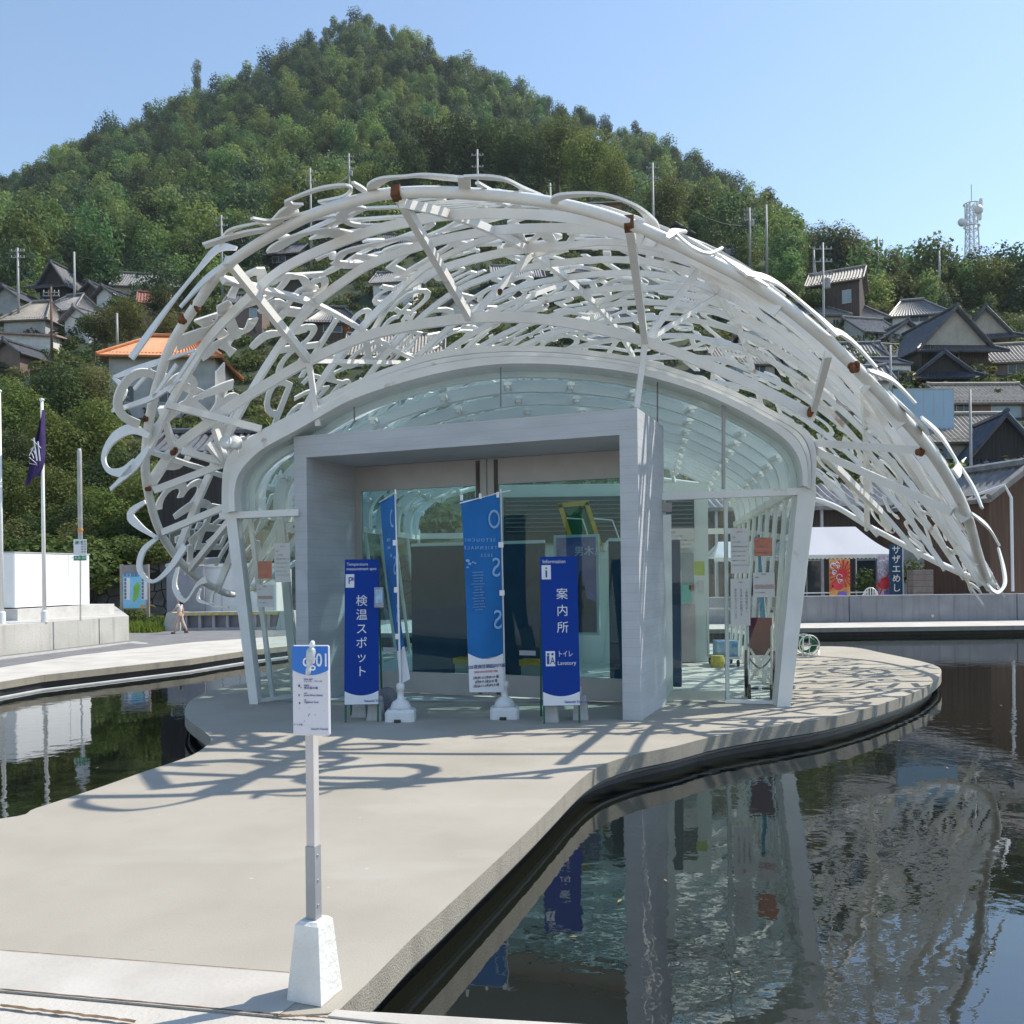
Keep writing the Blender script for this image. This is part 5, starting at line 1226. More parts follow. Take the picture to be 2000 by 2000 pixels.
# numbered artwork sign in the foreground
sb = P(615,1937,3.36); sb.z = .002; sg = thing('artwork_sign', 'white and blue number sign og01 on a post in a tapered concrete foot', 'sign', tuple(sb), R(-20))
mb = MB(); frustum(mb, .150, .102, .292); mb.build('concrete_foot', mat('white cast concrete', (.62,.62,.60), .85, col2=(.74,.74,.73), scale=7, bump=.4, bscale=40), sg, world=False)
MB().box(-.021,.021,-.021,.021,.288,.57).build('post_sleeve', mat('grey galvanised sleeve', (.30,.31,.33), .45, metal=.3), sg, world=False)
MB().box(-.0175,.0175,-.0175,.0175,.57,1.0).build('post', mat('pinkish grey post', (.50,.47,.46), .5), sg, world=False)
bolts = MB()
for z in (.345,.44,.535): bolts.lathe([(.006,0),(.005,.004)], (0,0,0), 8, T(.0215,-.003,z) @ Matrix.Rotation(R(90),4,'Y'))
bolts.build('bolt', M_steel, sg, world=False)
SR = Matrix.Rotation(R(12), 4, 'Z') @ T(.010, 0, 0)
MB().bbox(-.073,.073,-.171,.171,0,.012,.008, SR @ T(0,-.020,1.165) @ FACE).build('panel', mat('white sign panel', (.60,.60,.66), .4, var=.02), sg, world=False)
mb = MB(); curve_panel(mb, -.071,.071, 1.333, 1.243, .020, -.0335, 18, SR); mb.build('blue_header', mat('azure sign print', (.02,.16,.55), .4, var=.03), sg, world=False)
MB().text('og01', .070, SR @ T(.0225,-.0345,1.278) @ FACE, 'CENTER', extr=.0006, off=.012, sx=.76).build('number_lettering', M_wprint, sg, world=False)
lt = MB()
for txt, x, z, s_ in [('Opus og01',-.026,1.208,.008),('ジャウメ・プレンサ',-.026,1.199,.008),('作品名',-.026,1.184,.007),('男木島の魂',-.026,1.174,.011),('artist',-.026,1.155,.006),('Jaume Plensa (Spain)',-.026,1.147,.009),('title',-.026,1.130,.006),("Ogijima's Soul",-.026,1.121,.010),('アートの島',-.068,1.035,.007),('Setouchi Triennale',.0,1.020,.009)]:
    lt.text(txt, s_, SR @ T(x,-.0345,z) @ FACE, 'LEFT', extr=.0005)
lt.build('small_lettering', M_navy, sg, world=False)
dk = MB(); rng = random.Random(8)
for x, z, r in [(-.044,1.183,.0045),(-.045,1.148,.0035),(-.043,1.117,.0035),(-.037,1.176,.002),(-.006,1.076,.002),(-.009,1.07,.002),(.018,1.073,.0015),(-.026,1.05,.0018),(.052,1.09,.0014),(-.004,1.10,.0012),(-.045,1.098,.0012)]:
    dk.add([(x+r*rng.uniform(.6,1.2)*math.cos(a), -.0345, z+r*1.4*rng.uniform(.6,1.2)*math.sin(a)) for a in (0,1,2,3,4.1,5.2)], [(0,1,2,3,4,5)], SR)
dk.build('island_marks', M_ink, sg, world=False)
bo = thing('hanging_bottle', 'pale silver bottle hung over the top edge of the number sign', 'bottle', tuple(P(601,1318,3.26)))
BR = Matrix.Rotation(R(9), 4, 'Y')
MB().lathe([(.004,-.002),(.009,.0),(.010,.022),(.007,.026),(.012,.04),(.0165,.07),(.0175,.088),(.014,.098),(.008,.102)], (0,0,0), 16, BR).build('bottle_body', mat('silver plastic', (.52,.56,.60), .3, col2=(.35,.4,.44), scale=60, metal=.2), bo, world=False, smooth=True)
MB().lathe([(.006,.100),(.009,.103),(.0105,.114),(.0085,.124),(.004,.128)], (0,0,0), 12, BR).build('cap', M_plast, bo, world=False, smooth=True)
# hose reel on the right of the deck
hr = thing('hose_reel', 'green garden hose on a white reel outside the right column', 'hose reel', tuple(P(1575,1279,16.6)*1)); 
hz = hr.location; hr.location.z = 0; ROOTM[hr.name] = Matrix.Translation(hr.location)
MB().tube([(.15*math.sin(i*.35)+.0, -.14+i*.0025, .19+.13*math.cos(i*.35)) for i in range(110)], .016, 6).build('hose', mat('green hose', (.01,.16,.08), .4), hr, world=False, smooth=True)
mb = MB()
for y in (-.17, .17):
    mb.tube([(.19*math.cos(a), y, .19+.19*math.sin(a)) for a in np.linspace(0, 2*math.pi, 17)], .012, 6)
    for a in range(4): mb.bar((0,y,.19),(.19*math.cos(a*1.57), y, .19+.19*math.sin(a*1.57)), .014)
mb.bar((0,-.17,.19),(0,.17,.19),.03); mb.tube([(-.14,.2,0),(-.12,.2,.36),(-.12,-.2,.36),(-.14,-.2,0)], .012, 6); mb.tube([(.16,.2,0),(.24,.0,.14),(.16,-.2,0)], .012, 6)
mb.build('reel_frame', M_white2, hr, world=False)
# ------------------------------------------------------------------ inside and on the glass of the pavilion
floor = MB().add([tuple(p) for p in (Vector((-3.1,11.3,.006)), Vector((3.2,10.55,.006)), Vector((4.55,18.9,.006)), Vector((-1.8,19.6,.006)))], [(0,1,2,3)]).build('pavilion_floor', mat('pale floor', (.50,.52,.50), .6, var=.06))
struct(floor)
core = thing('reception_room', 'white room with a dark louvred window inside the pavilion', 'room', (1.6,15.4,0))
mb = MB(); mb.box(X(930,15.4), X(1384,15.4), 15.4, 17.6, 0, 3.15); mb.build('wall', mat('pale room wall', (.66,.72,.69), .6, var=.03), core)
lv = MB(); M_lv = mat('dark louvre', (.05,.065,.075), .5)
for (a, b) in ((985,1222),(1303,1357)):
    f = MB(); f.box(X(a,15.35), X(b,15.35), 15.34, 15.39, Z(1062,15.4,a) if a < 1200 else Z(1042,15.4,a), Z(972,15.4,a)); o = f.build('louvre_window', M_lv, core)
    s = MB(); zz = Z(1040,15.4,a)
    while zz < Z(974,15.4,a): s.box(X(a,15.35)+.03, X(b,15.35)-.03, 15.31, 15.345, zz, zz+.018); zz += .075
    s.build('slat', mat('grey slat', (.16,.19,.21), .5), o)
MB().box(X(1303,15.3), X(1356,15.3), 15.33, 15.395, Z(1155,15.4,1300), Z(1080,15.4,1300)).build('counter_opening', mat('grey niche', (.30,.35,.35), .6), core)
MB().box(X(1303,15.3), X(1357,15.3), 15.30, 15.395, .02, Z(1180,15.4,1300)).build('counter_front', mat('pinkish counter front', (.47,.41,.39), .6), core)
pt_ = thing('dark_partition', 'dark blue-grey partition screen behind the sliding doors', 'partition', (-.5,13.0,0))
M_part = mat('blue grey screen', (.050,.085,.135), .8, var=.1, spec=.1)
pb = lambda px: PM @ Vector((-PW+PW*px, 2.9, 0))
for k, (a, b) in enumerate(((.02,.30),(.305,.52),(.74,.97))):
    p, q = pb(a), pb(b); mb = MB(); mb.bar(p+Vector((0,0,1.02)), q+Vector((0,0,1.02)), .05, 2.04); mb.build('screen_panel', M_part, pt_)
    MB().bar(p+Vector((0,0,2.06)), q+Vector((0,0,2.06)), .05, .05).build('top_rail', M_white2, pt_)
MB().bar(pb(.302), pb(.302)+Vector((0,0,2.1)), .07, .07).build('stile', M_white2, pt_)
ps = thing('poster', 'framed blue-violet poster with a dark tower behind the right sliding door', 'poster', tuple(pb(.63)+Vector((0,0,1.45))), -R(22))
MB().box(-.34,.34,-.02,.02,-.75,.70).build('frame', mat('pale frame', (.45,.55,.58), .4), ps, world=False)
MB().box(-.30,.30,-.026,-.0205,-.71,.66).build('picture', mat('violet dusk print', (.05,.08,.30), .5, col2=(.28,.22,.42), scale=2.2), ps, world=False)
mb = MB(); mb.add([(-.02,-.03,-.71),(.30,-.03,-.71),(.30,-.03,-.28),(.16,-.03,-.22),(.10,-.03,.10),(.07,-.03,.20),(.04,-.03,.10),(-.01,-.03,-.30)], [tuple(range(8))]); mb.build('tower_silhouette', mat('dark print', (.05,.05,.08)), ps, world=False)
MB().text('男木島', .15, T(.20,-.03,.45) @ FACE, 'CENTER').build('lettering', M_wprint, ps, world=False)
# low pale blocks with yellow tops, set inside behind the door glass
for k, (u, d_, lab, c) in enumerate(((.33,2.2,'yellow topped low block left of the door joint','left'),(.56,2.2,'yellow topped low block right of the door joint','right'))):
    t = thing('low_block', lab, 'bench', tuple(PM @ Vector((-PW+PW*u, d_, 0))), -R(22))
    MB().box(-.28,.28,-.12,.12,.32,.40).build('seat', mat('ochre yellow paint', (.55,.32,.03), .5), t, world=False)  # yellow top of the low block
    mb = MB(); mb.box(-.26,.26,-.10,.10,0,.32); mb.build('base', mat('pale concrete', (.42,.40,.35), .8), t, world=False)
# white leaning mast in the left bay
lm = thing('leaning_post', 'pale leaning post behind the glass left of the concrete porch', 'post', (0,0,0)); lm.location = G(578,1352); ROOTM[lm.name] = Matrix.Translation(lm.location)
MB().bar(G(578,1352), P(548,1012,11.9), .10, .12).build('shaft', M_white2, lm)
# notices stuck on the glass
M_paper = mat('white paper', (.62,.61,.58), .8, var=.05); M_orp = mat('salmon paper', (.50,.20,.13), .8, var=.15, scale=12); M_yp = mat('yellow paper', (.55,.62,.12), .8); M_cy = mat('mint paper', (.30,.62,.52), .8)
def notice(x0, y0, x1, y1, d, m, label, title=None, lines=0, icons=0, vertical=False, red=False):
    c = P((x0+x1)/2, (y0+y1)/2, d); w_, h_ = (x1-x0)/F*d, (y1-y0)/F*d
    t = thing('notice', label, 'notice', tuple(c)); MB().box(-w_/2, w_/2, -.004, 0, -h_/2, h_/2).build('sheet', m, t, world=False)
    pr = MB(); rp = MB(); rng = random.Random(int(x0))
    if title: (rp if red else pr).text(title, w_*.085, T(0,-.006,h_*.42) @ FACE, 'CENTER', extr=.0005)
    for i in range(lines):
        if vertical:
            x = w_*(.32-.28*i); s_ = ['ご来館の皆さまへ','お手洗いは右側です','ありがとうございます'][i % 3]
            for k, ch in enumerate(s_): pr.text(ch, h_*.06, T(x,-.006,h_*(.26-.066*k)) @ FACE, 'CENTER', extr=.0005)
        else:
            s_ = ['お願い','マスクの着用','手指の消毒をお願いします','体調のすぐれない方は','入館をご遠慮ください','間隔をあけてください','ご協力ありがとうございます'][i % 7]
            pr.text(s_, w_*.075, T(-w_*.42,-.006,h_*(.30-.62*i/max(1,lines-1))) @ FACE, 'LEFT', extr=.0005)
    for i in range(icons):
        x = -w_*.34+i*w_*.68/(icons-1); r = w_*.095; cp = [(x+r*math.cos(a), -.006, -h_*.08+r*math.sin(a)) for a in np.linspace(0, 2*math.pi, 15)]
        rp.tube(cp, r*.13, 4); rp.bar((x-r*.6,-.006,-h_*.08+r*.6),(x+r*.6,-.006,-h_*.08-r*.6), r*.2, .002); pr.box(x-r*.3, x+r*.3, -.007, -.005, -h_*.08-r*.3, -h_*.08+r*.3)
    if pr.v: pr.build('print', mat('faint print', (.16,.16,.17)), t, world=False)
    if rp.v: rp.build('red_print', mat('faint red print', (.42,.10,.09)), t, world=False)
notice(1427,1032,1462,1120,10.46,M_paper,'tall white notice top left on the right glass bay','お知らせ',7,red=True)
notice(1427,1130,1465,1222,10.46,M_paper,'tall notice with vertical writing below left on the right bay','ご案内',3,vertical=True,red=True)
notice(1473,1050,1508,1086,10.44,M_orp,'salmon square poster on the right glass bay','男木島',3)
notice(1471,1118,1513,1166,10.44,M_paper,'no-smoking notice with four round signs on the right bay','お願い',2,icons=4)
notice(504,1096,531,1130,11.1,M_orp,'salmon square poster on the left glass bay','男木島',2)
notice(537,1061,567,1137,11.1,M_paper,'tall white notice on the left glass bay by the porch','お知らせ',7,red=True)
notice(502,1142,534,1185,11.1,M_paper,'no-smoking notice with four round signs on the left bay','お願い',2,icons=4)
notice(1355,1096,1376,1124,12.0,M_yp,'yellow-green card hanging inside the glass door','受付',2)
notice(1307,1115,1331,1143,15.2,M_paper,'calendar sheet on the wall inside the glass door','10月',5)
notice(1329,1142,1349,1175,14.0,M_cy,'mint paper fan hanging inside the glass door')
notice(1346,1143,1356,1152,14.0,M_orp,'small orange tag beside the mint paper fan')
notice(1361,1133,1375,1160,14.0,M_paper,'small face-mask notice below the yellow-green card',None,2)
notice(1306,1032,1357,1070,15.25,M_paper,'wide notice board under the louvres of the reception room',None,4)
# folded wheelchair
wc = thing('wheelchair', 'folded wheelchair with a maroon back behind the right glass bay', 'wheelchair', tuple(G(1497,1364)+Vector((-.06,.05,0))), -R(16))
M_mar = mat('maroon cloth', (.12,.010,.045), .7, var=.2); M_tyre = mat('black tyre', (.02,.02,.02), .7)
for s in (-1, 1):
    w_ = thing('x','x','x') if False else None
    wh = MB().tube([(s*.17, .06+.28*math.cos(a), .30+.28*math.sin(a)) for a in np.linspace(0, 2*math.pi, 25)], .016, 8).build('wheel', M_tyre, wc, world=False)
    mb = MB().tube([(s*.185, .06+.24*math.cos(a), .30+.24*math.sin(a)) for a in np.linspace(0, 2*math.pi, 25)], .007, 6); 
    for k in range(10): a = k*.628; mb.bar((s*.17,.06,.30),(s*.17,.06+.27*math.cos(a),.30+.27*math.sin(a)),.004)
    mb.build('hand_rim', M_steel, wh, world=False)
    cs = MB().tube([(s*.13, -.22+.085*math.cos(a), .10+.085*math.sin(a)) for a in np.linspace(0, 2*math.pi, 17)], .018, 7).build('caster', M_tyre, wc, world=False)
    MB().lathe([(.06,-.012),(.06,.012)], (0,0,0), 10, T(s*.13,-.22,.10) @ Matrix.Rotation(R(90),4,'Y')).build('hub', mat('grey hub', (.35,.35,.35)), cs, world=False)
    fr_ = MB().tube([(s*.13,-.22,.19),(s*.14,-.20,.42),(s*.14,.10,.46),(s*.15,.16,1.0),(s*.15,.26,1.10)], .018, 7); fr_.tube([(s*.14,-.18,.64),(s*.14,.12,.66)], .017, 7); fr_.tube([(s*.14,-.18,.64),(s*.14,-.19,.30),(s*.14,.12,.30)], .016, 7); fr_.build('side_frame', M_steel, wc, world=False)
    MB().tube([(s*.15,.20,1.07),(s*.15,.30,1.10)], .02, 8).build('push_handle', M_dark, wc, world=False)
MB().bar((-.12,-.05,.22),(.12,-.03,.62),.03).bar((.12,-.06,.22),(-.12,-.04,.62),.03).build('cross_brace', M_steel, wc, world=False)
n = 7; MB().grid([(-.15+.30*i/(n-1), .13+.05*math.sin(math.pi*i/(n-1)), z) for i in range(n) for z in (.52,.76,1.0)], n, 3).build('backrest', M_mar, wc, world=False, smooth=True)
MB().grid([(-.13+.26*i/(n-1), y, .50-.12*math.sin(math.pi*i/(n-1))) for i in range(n) for y in (-.16,.10)], n, 2).build('seat', mat('black cloth', (.02,.02,.022)), wc, world=False, smooth=True)
MB().bbox(-.12,-.02,-.30,-.18,.14,.155).bbox(.02,.12,-.30,-.18,.14,.155).build('foot_plate', M_dark, wc, world=False)
# pale blue banner furled behind the wheelchair
bf = thing('furled_banner', 'sky-blue furled banner leaning behind the wheelchair', 'banner', tuple(G(1522,1345)+Vector((-.02,.35,0))))
MB().tube([(0,0,0),(-.06,.02,1.1),(-.12,.05,2.15)], .012, 6).build('pole', M_plast, bf, world=False)
MB().grid([(-.02-.05*z-.06*w_*(1.2-.4*z)+.0, .02+.02*math.sin(w_*5), z) for z in np.linspace(.5, 2.1, 10) for w_ in np.linspace(-.3, 1.2, 7)], 10, 7).build('cloth', mat('sky blue cloth', (.03,.36,.55), .7, var=.1), bf, world=False, smooth=True)
# platform trolley with boxes
tr = thing('platform_trolley', 'hand trolley loaded with a blue printed box inside the pavilion', 'trolley', tuple(Vector((X(1409,15.0),14.9,0))))
MB().bbox(-.22,.22,-.3,.3,.13,.17).build('deck', M_steel, tr, world=False)
for x in (-.18,.18):
    for y in (-.24,.24): MB().lathe([(.055,-.015),(.055,.015)], (0,0,0), 10, T(x,y,.06) @ Matrix.Rotation(R(90),4,'Y')).build('wheel', M_tyre, tr, world=False)
MB().tube([(-.21,.28,.16),(-.21,.3,.90),(-.17,.3,.95),(.17,.3,.95),(.21,.3,.90),(.21,.28,.16)], .014, 7).build('handle', M_steel, tr, world=False)
bx = thing('printed_box', 'blue printed cardboard box on the hand trolley', 'box', tuple(Vector((X(1411,15.0),14.85,.172))))
MB().bbox(-.18,.18,-.16,.16,0,.26,.008).build('carton', mat('blue printed card', (.05,.20,.45), .6, col2=(.45,.60,.70), scale=9), bx, world=False)
cy = thing('cable_drum', 'green and yellow tub on the floor below the trolley', 'tub', tuple(Vector((X(1386,15.1),14.6,0)))); MB().lathe([(.10,0),(.12,.10),(.10,.2),(.0,.2)], (0,0,0), 14).build('tub', mat('yellow plastic', (.5,.42,.05), .5), cy, world=False)

# solid stand-in, behind the glass, for a gangway reflected in the right door
gy = thing('gangway_reflection', 'reflection of a yellow and green gangway, modelled solid behind the right sliding door', 'reflected gangway', (X(1125,14.3), 14.3, 0))
M_yel = mat('yellow gangway reflection', (.55,.34,.03), .5, var=.2, scale=6)
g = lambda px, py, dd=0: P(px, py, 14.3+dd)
MB().bar(g(1093,985),g(1125,1085),.07,.05,(0,1,0)).bar(g(1145,982),g(1178,1082),.07,.05,(0,1,0)).bar(g(1090,987),g(1150,982),.08,.05,(0,1,0)).build('side_frame', M_yel, gy)  # yellow sides of the gangway reflection
MB().add([g(1101,992,.02),g(1146,989,.02),g(1172,1082,.02),g(1128,1085,.02)], [(0,1,2,3)]).build('reflected_tread', mat('green gangway reflection', (.02,.13,.06), .8), gy)
for pts in (((1106,1012),(1138,1014),(1160,1082)),((1160,1013),(1196,1016),(1212,1060))): MB().tube([g(*p, -.15) for p in pts], .012, 6).build('reflected_rail', M_white2, gy)
for c in (1140, 1198): MB().tube([g(c+17*math.cos(a), 1074-18*math.sin(a), -.1) for a in np.linspace(0, math.pi, 11)], .035, 6).build('reflected_wheel_guard', M_white2, gy)
MB().bar(g(1100,1085,-.05), g(1215,1085,-.05), .06, .10).bar(g(1105,1085), Vector((g(1105,1085).x,14.3,0)), .05).bar(g(1205,1085), Vector((g(1205,1085).x,14.3,0)), .05).build('reflected_trestle', M_white2, gy)
# ------------------------------------------------------------------ left quay: planter wall, cabinet, flags, map board, walker
wf = [G(-420,1339), G(0,1281), G(194,1258), G(252,1251)]
pl = thing('planter_wall', 'low stained concrete planter wall along the left road', 'wall', tuple(wf[1]))
poly = [(p.x,p.y) for p in wf] + [(-14.0, 31.0), (-40, 31.0), (-40, wf[0].y)]
MB().prism(poly, 0, .63).build('wall_body', M_wallc, pl)
MB().bar(wf[2]+Vector((0,-.004,.0)), wf[2]+Vector((0,-.004,.62)), .02, .012).build('joint', M_dark, pl)
cb = P(28,1120,20.9); ce = P(175,1120,23.5); ax_ = (Vector((ce.x-cb.x, ce.y-cb.y, 0))).normalized(); ay_ = Vector((-ax_.y, ax_.x, 0)); Lc_ = 2.66
CM = Matrix(((ax_.x, ay_.x, 0, cb.x),(ax_.y, ay_.y, 0, cb.y),(0,0,1,0),(0,0,0,1)))
cbx = thing('equipment_cabinet', 'white steel equipment cabinet on a concrete plinth behind the flagpoles', 'cabinet', (cb.x, cb.y, .63))
MB().box(-.12, Lc_+.75, -.18, 2.2, .62, .90, CM).build('plinth', mat('pale plinth concrete', (.55,.54,.52), .85, var=.1), cbx)
MB().bbox(0, Lc_, 0, 2.0, .93, 2.24, .02, CM).build('cabinet_body', mat('white cabinet paint', (.80,.81,.82), .4, var=.02), cbx)
mb = MB()
for x in (.98, 1.86): mb.box(x-.006, x+.006, -.004, 0, .95, 2.22, CM)
mb.box(-.01, Lc_+.01, -.012, 2.0, 2.235, 2.262, CM); mb.build('panel_seam', mat('seam grey', (.45,.46,.47), .5), cbx)
def flagpole(px, yb, yt, d, lab):
    b = P(px, yb, d); b.z = .63; h = Z(yt, d, px)-.63; t = thing('flagpole', lab, 'flagpole', tuple(b))
    MB().tube([(0,0,0),(0,0,h)], [.045,.033], 10).build('mast', M_white2, t, world=False, smooth=True); MB().lathe([(.03,0),(.055,.03),(.05,.06),(.0,.08)], (0,0,h), 10).build('cap', M_white2, t, world=False)
    MB().lathe([(.075,0),(.075,.25),(.05,.27)], (0,0,0), 12).build('sleeve', M_white2, t, world=False); return t
flagpole(4, 1225, 767, 19.4, 'white flagpole cut by the left edge without a flag'); flagpole(87, 1216, 784, 19.8, 'white flagpole flying the purple flag')
pf = thing('purple_flag', 'purple flag with a white crossed emblem drooping from the flagpole', 'flag', tuple(P(86,800,19.75)))
o_ = P(86,800,19.75); lo = lambda px, py, dd=0: P(px, py, 19.75+dd)-o_
L_ = [lo(84,800),(lo(75,835,-.05)),lo(64,880,.05),lo(54,925,0),lo(48,950,0)]; R_2 = [lo(86,803),lo(86,840),lo(87,870),lo(84,905,-.05),lo(76,928,0)]
a_ = catmull(L_, 5); b_ = catmull(R_2, 5); pts = []
for p, q in zip(a_, b_):
    for j in range(9): s = j/8; m_ = p.lerp(q, s); m_.y += .08*math.sin(s*7); pts.append(m_)
MB().grid(pts, len(a_), 9).build('cloth', mat('purple cloth', (.035,.014,.105), .7, var=.2), pf, world=False, smooth=True)
mb = MB()
for a, b in (((62,858),(80,875)),((66,855),(72,900)),((74,862),(78,900)),((60,878),(70,870)),((57,890),(66,873)),((57,893),(71,905)),((58,905),(72,908)),((62,885),(66,895)),((66,880),(69,888))): mb.bar(lo(a[0],a[1],-.14), lo(b[0],b[1],-.14), .025, .01)
mb.build('emblem', M_wprint, pf, world=False)
bs = thing('bus_stop_sign', 'slim bus stop pole with a white timetable and a green plate', 'bus stop', tuple(P(157,1209,20.2)*1)); bs.location.z = .63; ROOTM[bs.name] = Matrix.Translation(bs.location)
o_ = Vector(bs.location); q = lambda px, py, dd=0: P(px, py, 20.2+dd)-o_
MB().tube([(0,0,0), q(157,1053)], .02, 8).build('pole', M_steel, bs, world=False)
a, b = q(145,1084), q(170,1053); MB().bbox(a.x,b.x,-a.z*0-.035,-.02,a.z,b.z,.01).build('timetable', M_wprint, bs, world=False)
a, b = q(145,1095), q(170,1085); MB().box(a.x,b.x,-.034,-.02,a.z,b.z).build('green_plate', mat('signal green', (.01,.26,.10), .5), bs, world=False)
lt = MB(); gt = MB()
for px, py, s_, w_ in ((150,1061,.07,'○'),): gt.text('県', .09, T(*q(151,1061))@T(0,-.037,0) @ FACE); gt.text('男木', .08, T(*q(157,1060))@T(0,-.037,0) @ FACE)
gt.build('green_lettering', mat('signal green', (.01,.26,.10)), bs, world=False)
for i in range(5): lt.text('00 00', .05, T(*q(165,1058+i*5))@T(0,-.037,0) @ FACE)
lt.build('lettering', mat('faint print', (.16,.16,.17)), bs, world=False)
MB().text('男木島 港前', .075, T(*q(157,1090))@T(0,-.036,0) @ FACE).build('plate_lettering', M_wprint, bs, world=False)
gp = thing('grey_post', 'tall grey post behind the bus stop with a rounded top', 'post', tuple(P(159,1210,24.5)*1)); gp.location.z = .3; h = Z(876,24.5,159)-.3
MB().tube([(0,0,0),(0,0,h-.1),(0,0,h)], [.062,.062,.045], 10).build('shaft', M_pole, gp, world=False, smooth=True); MB().lathe([(.07,-.05),(.08,0),(.07,.05)], (0,0,Z(1035,24.5,159)-.3), 8).build('orange_band', mat('orange band', (.5,.22,.05)), gp, world=False)
# map board
mbd_ = P(262,1230,27); mbd_.z = 0; mp_ = thing('map_board', 'island map board on two grey posts by the roadside', 'map board', tuple(mbd_), R(4))
q = lambda px, py: P(px, py, 27)-mbd_
for px in (238,288): MB().box(q(px,1120).x-.04, q(px,1120).x+.04, -.04,.04, 0, q(px,1102).z).build('post', mat('brown grey post', (.30,.25,.22), .6), mp_, world=False)
a, b = q(240,1190), q(286,1103); MB().box(a.x,b.x,-.03,.03,a.z,b.z).build('backing', mat('grey board', (.22,.21,.21), .6), mp_, world=False)
a, b = q(242,1188), q(285,1120); MB().box(a.x,b.x,-.04,-.031,a.z,b.z).build('map_panel', mat('map sea blue', (.22,.55,.78), .5, var=.06), mp_, world=False)
cx, cz, = (a.x+b.x)/2, (a.z+b.z)/2
isl = [(265,1140),(270,1137),(274,1143),(273,1155),(271,1165),(266,1172),(262,1178),(260,1170),(262,1158),(261,1148)]
MB().add([(q(x,y).x,-.044,q(x,y).z) for x,y in isl], [tuple(range(len(isl)))]).build('island_shape', mat('map green', (.22,.48,.08), .5, var=.2, scale=6), mp_, world=False)
cd = MB(); wd_ = MB(); 
for i in range(6):
    for px in (245, 278):
        c = q(px, 1132+i*7); wd_.box(c.x-.02,c.x+.16,-.044,-.041,c.z-.07,c.z+.05); cd.box(c.x-.012,c.x+.05,-.047,-.0445,c.z-.05,c.z+.04)
wd_.build('caption_cards', M_wprint, mp_, world=False); cd.build('caption_photos', mat('dark photo print', (.15,.16,.18), .5, var=.5, scale=20), mp_, world=False)
MB().text('男木島案内図', .11, T(cx,-.043,q(260,1124).z) @ FACE).build('lettering', M_navy, mp_, world=False)
MB().box(q(275,1187).x, q(283,1183).x+.02, -.046,-.041, q(275,1187).z, q(283,1181).z).build('legend_card', mat('orange card', (.65,.35,.08)), mp_, world=False)
# steel flood gate on two concrete cheeks
fg = thing('flood_gate', 'grey steel flood gate with a hazard-striped top rail beside the walker', 'flood gate', (X(400,26.6), 26.6, 0))
x0, x1 = X(364,26.6), X(552,26.6); zt = Z(1195,26.6,400)
MB().box(x0, x1, 26.7, 26.78, .06, zt-.1).build('skin_plate', mat('blue grey steel', (.26,.27,.32), .5), fg)
mb = MB()
for k in range(8): x = x0+(x1-x0)*k/7; mb.box(x-.04, x+.04, 26.5, 26.7, .06, zt-.1)
mb.box(x0, x1, 26.45, 26.7, .0, .08); mb.build('rib', mat('grey steel', (.38,.38,.40), .5), fg)
MB().box(x0-.05, x1+.05, 26.42, 26.8, zt-.1, zt).build('top_rail', mat('grey steel', (.38,.38,.40)), fg)
mb = MB(); k = 0; x = x0
while x < x1-.2: mb.add([(x,26.416,zt-.1),(x+.12,26.416,zt-.1),(x+.2,26.416,zt),(x+.08,26.416,zt)], [(0,1,2,3)]); x += .22
mb.build('hazard_stripes', mat('hazard yellow', (.60,.45,.05), .5), fg)
for px, lab in ((340,0),(560,1)):
    xx = X(px,26.5); MB().add([(xx-.28,26.2,0),(xx+.28,26.2,0),(xx+.28,27,0),(xx-.28,27,0),(xx-.16,26.3,zt),(xx+.24,26.3,zt),(xx+.24,27,zt),(xx-.16,27,zt)], [(0,1,5,4),(1,2,6,5),(2,3,7,6),(3,0,4,7),(4,5,6,7)]).build('concrete_cheek', M_wallc, fg)
hb = thing('hoarding_panel', 'plain grey site panel behind the flood gate', 'panel', (X(362,28.6), 28.6, 0))
MB().box(X(325,28.6), X(398,28.6), 28.6, 28.66, .05, Z(1106,28.6,360)).build('panel_sheet', mat('grey sheet panel', (.32,.32,.36), .5), hb); MB().box(X(325,28.6)-.03, X(398,28.6)+.03, 28.58, 28.68, Z(1106,28.6,360), Z(1106,28.6,360)+.06).build('top_edge', M_steel, hb)
van = thing('storage_box', 'white steel storage container behind the flood gate', 'container', (X(440,29), 29, 0))
MB().bbox(X(399,29), X(540,29), 29, 31, .05, Z(1108,29,440), .03).build('container_body', M_white2, van)
mb = MB()
for px in (433, 466, 505): mb.box(X(px,29)-.012, X(px,29)+.012, 28.99, 29.0, .1, Z(1112,29,440))
mb.build('door_seam', mat('seam grey', (.45,.46,.47)), van); MB().box(X(399,29)-.05, X(540,29)+.05, 28.95, 31.05, Z(1108,29,440), Z(1103,29,440)+.04).build('roof', M_white2, van)
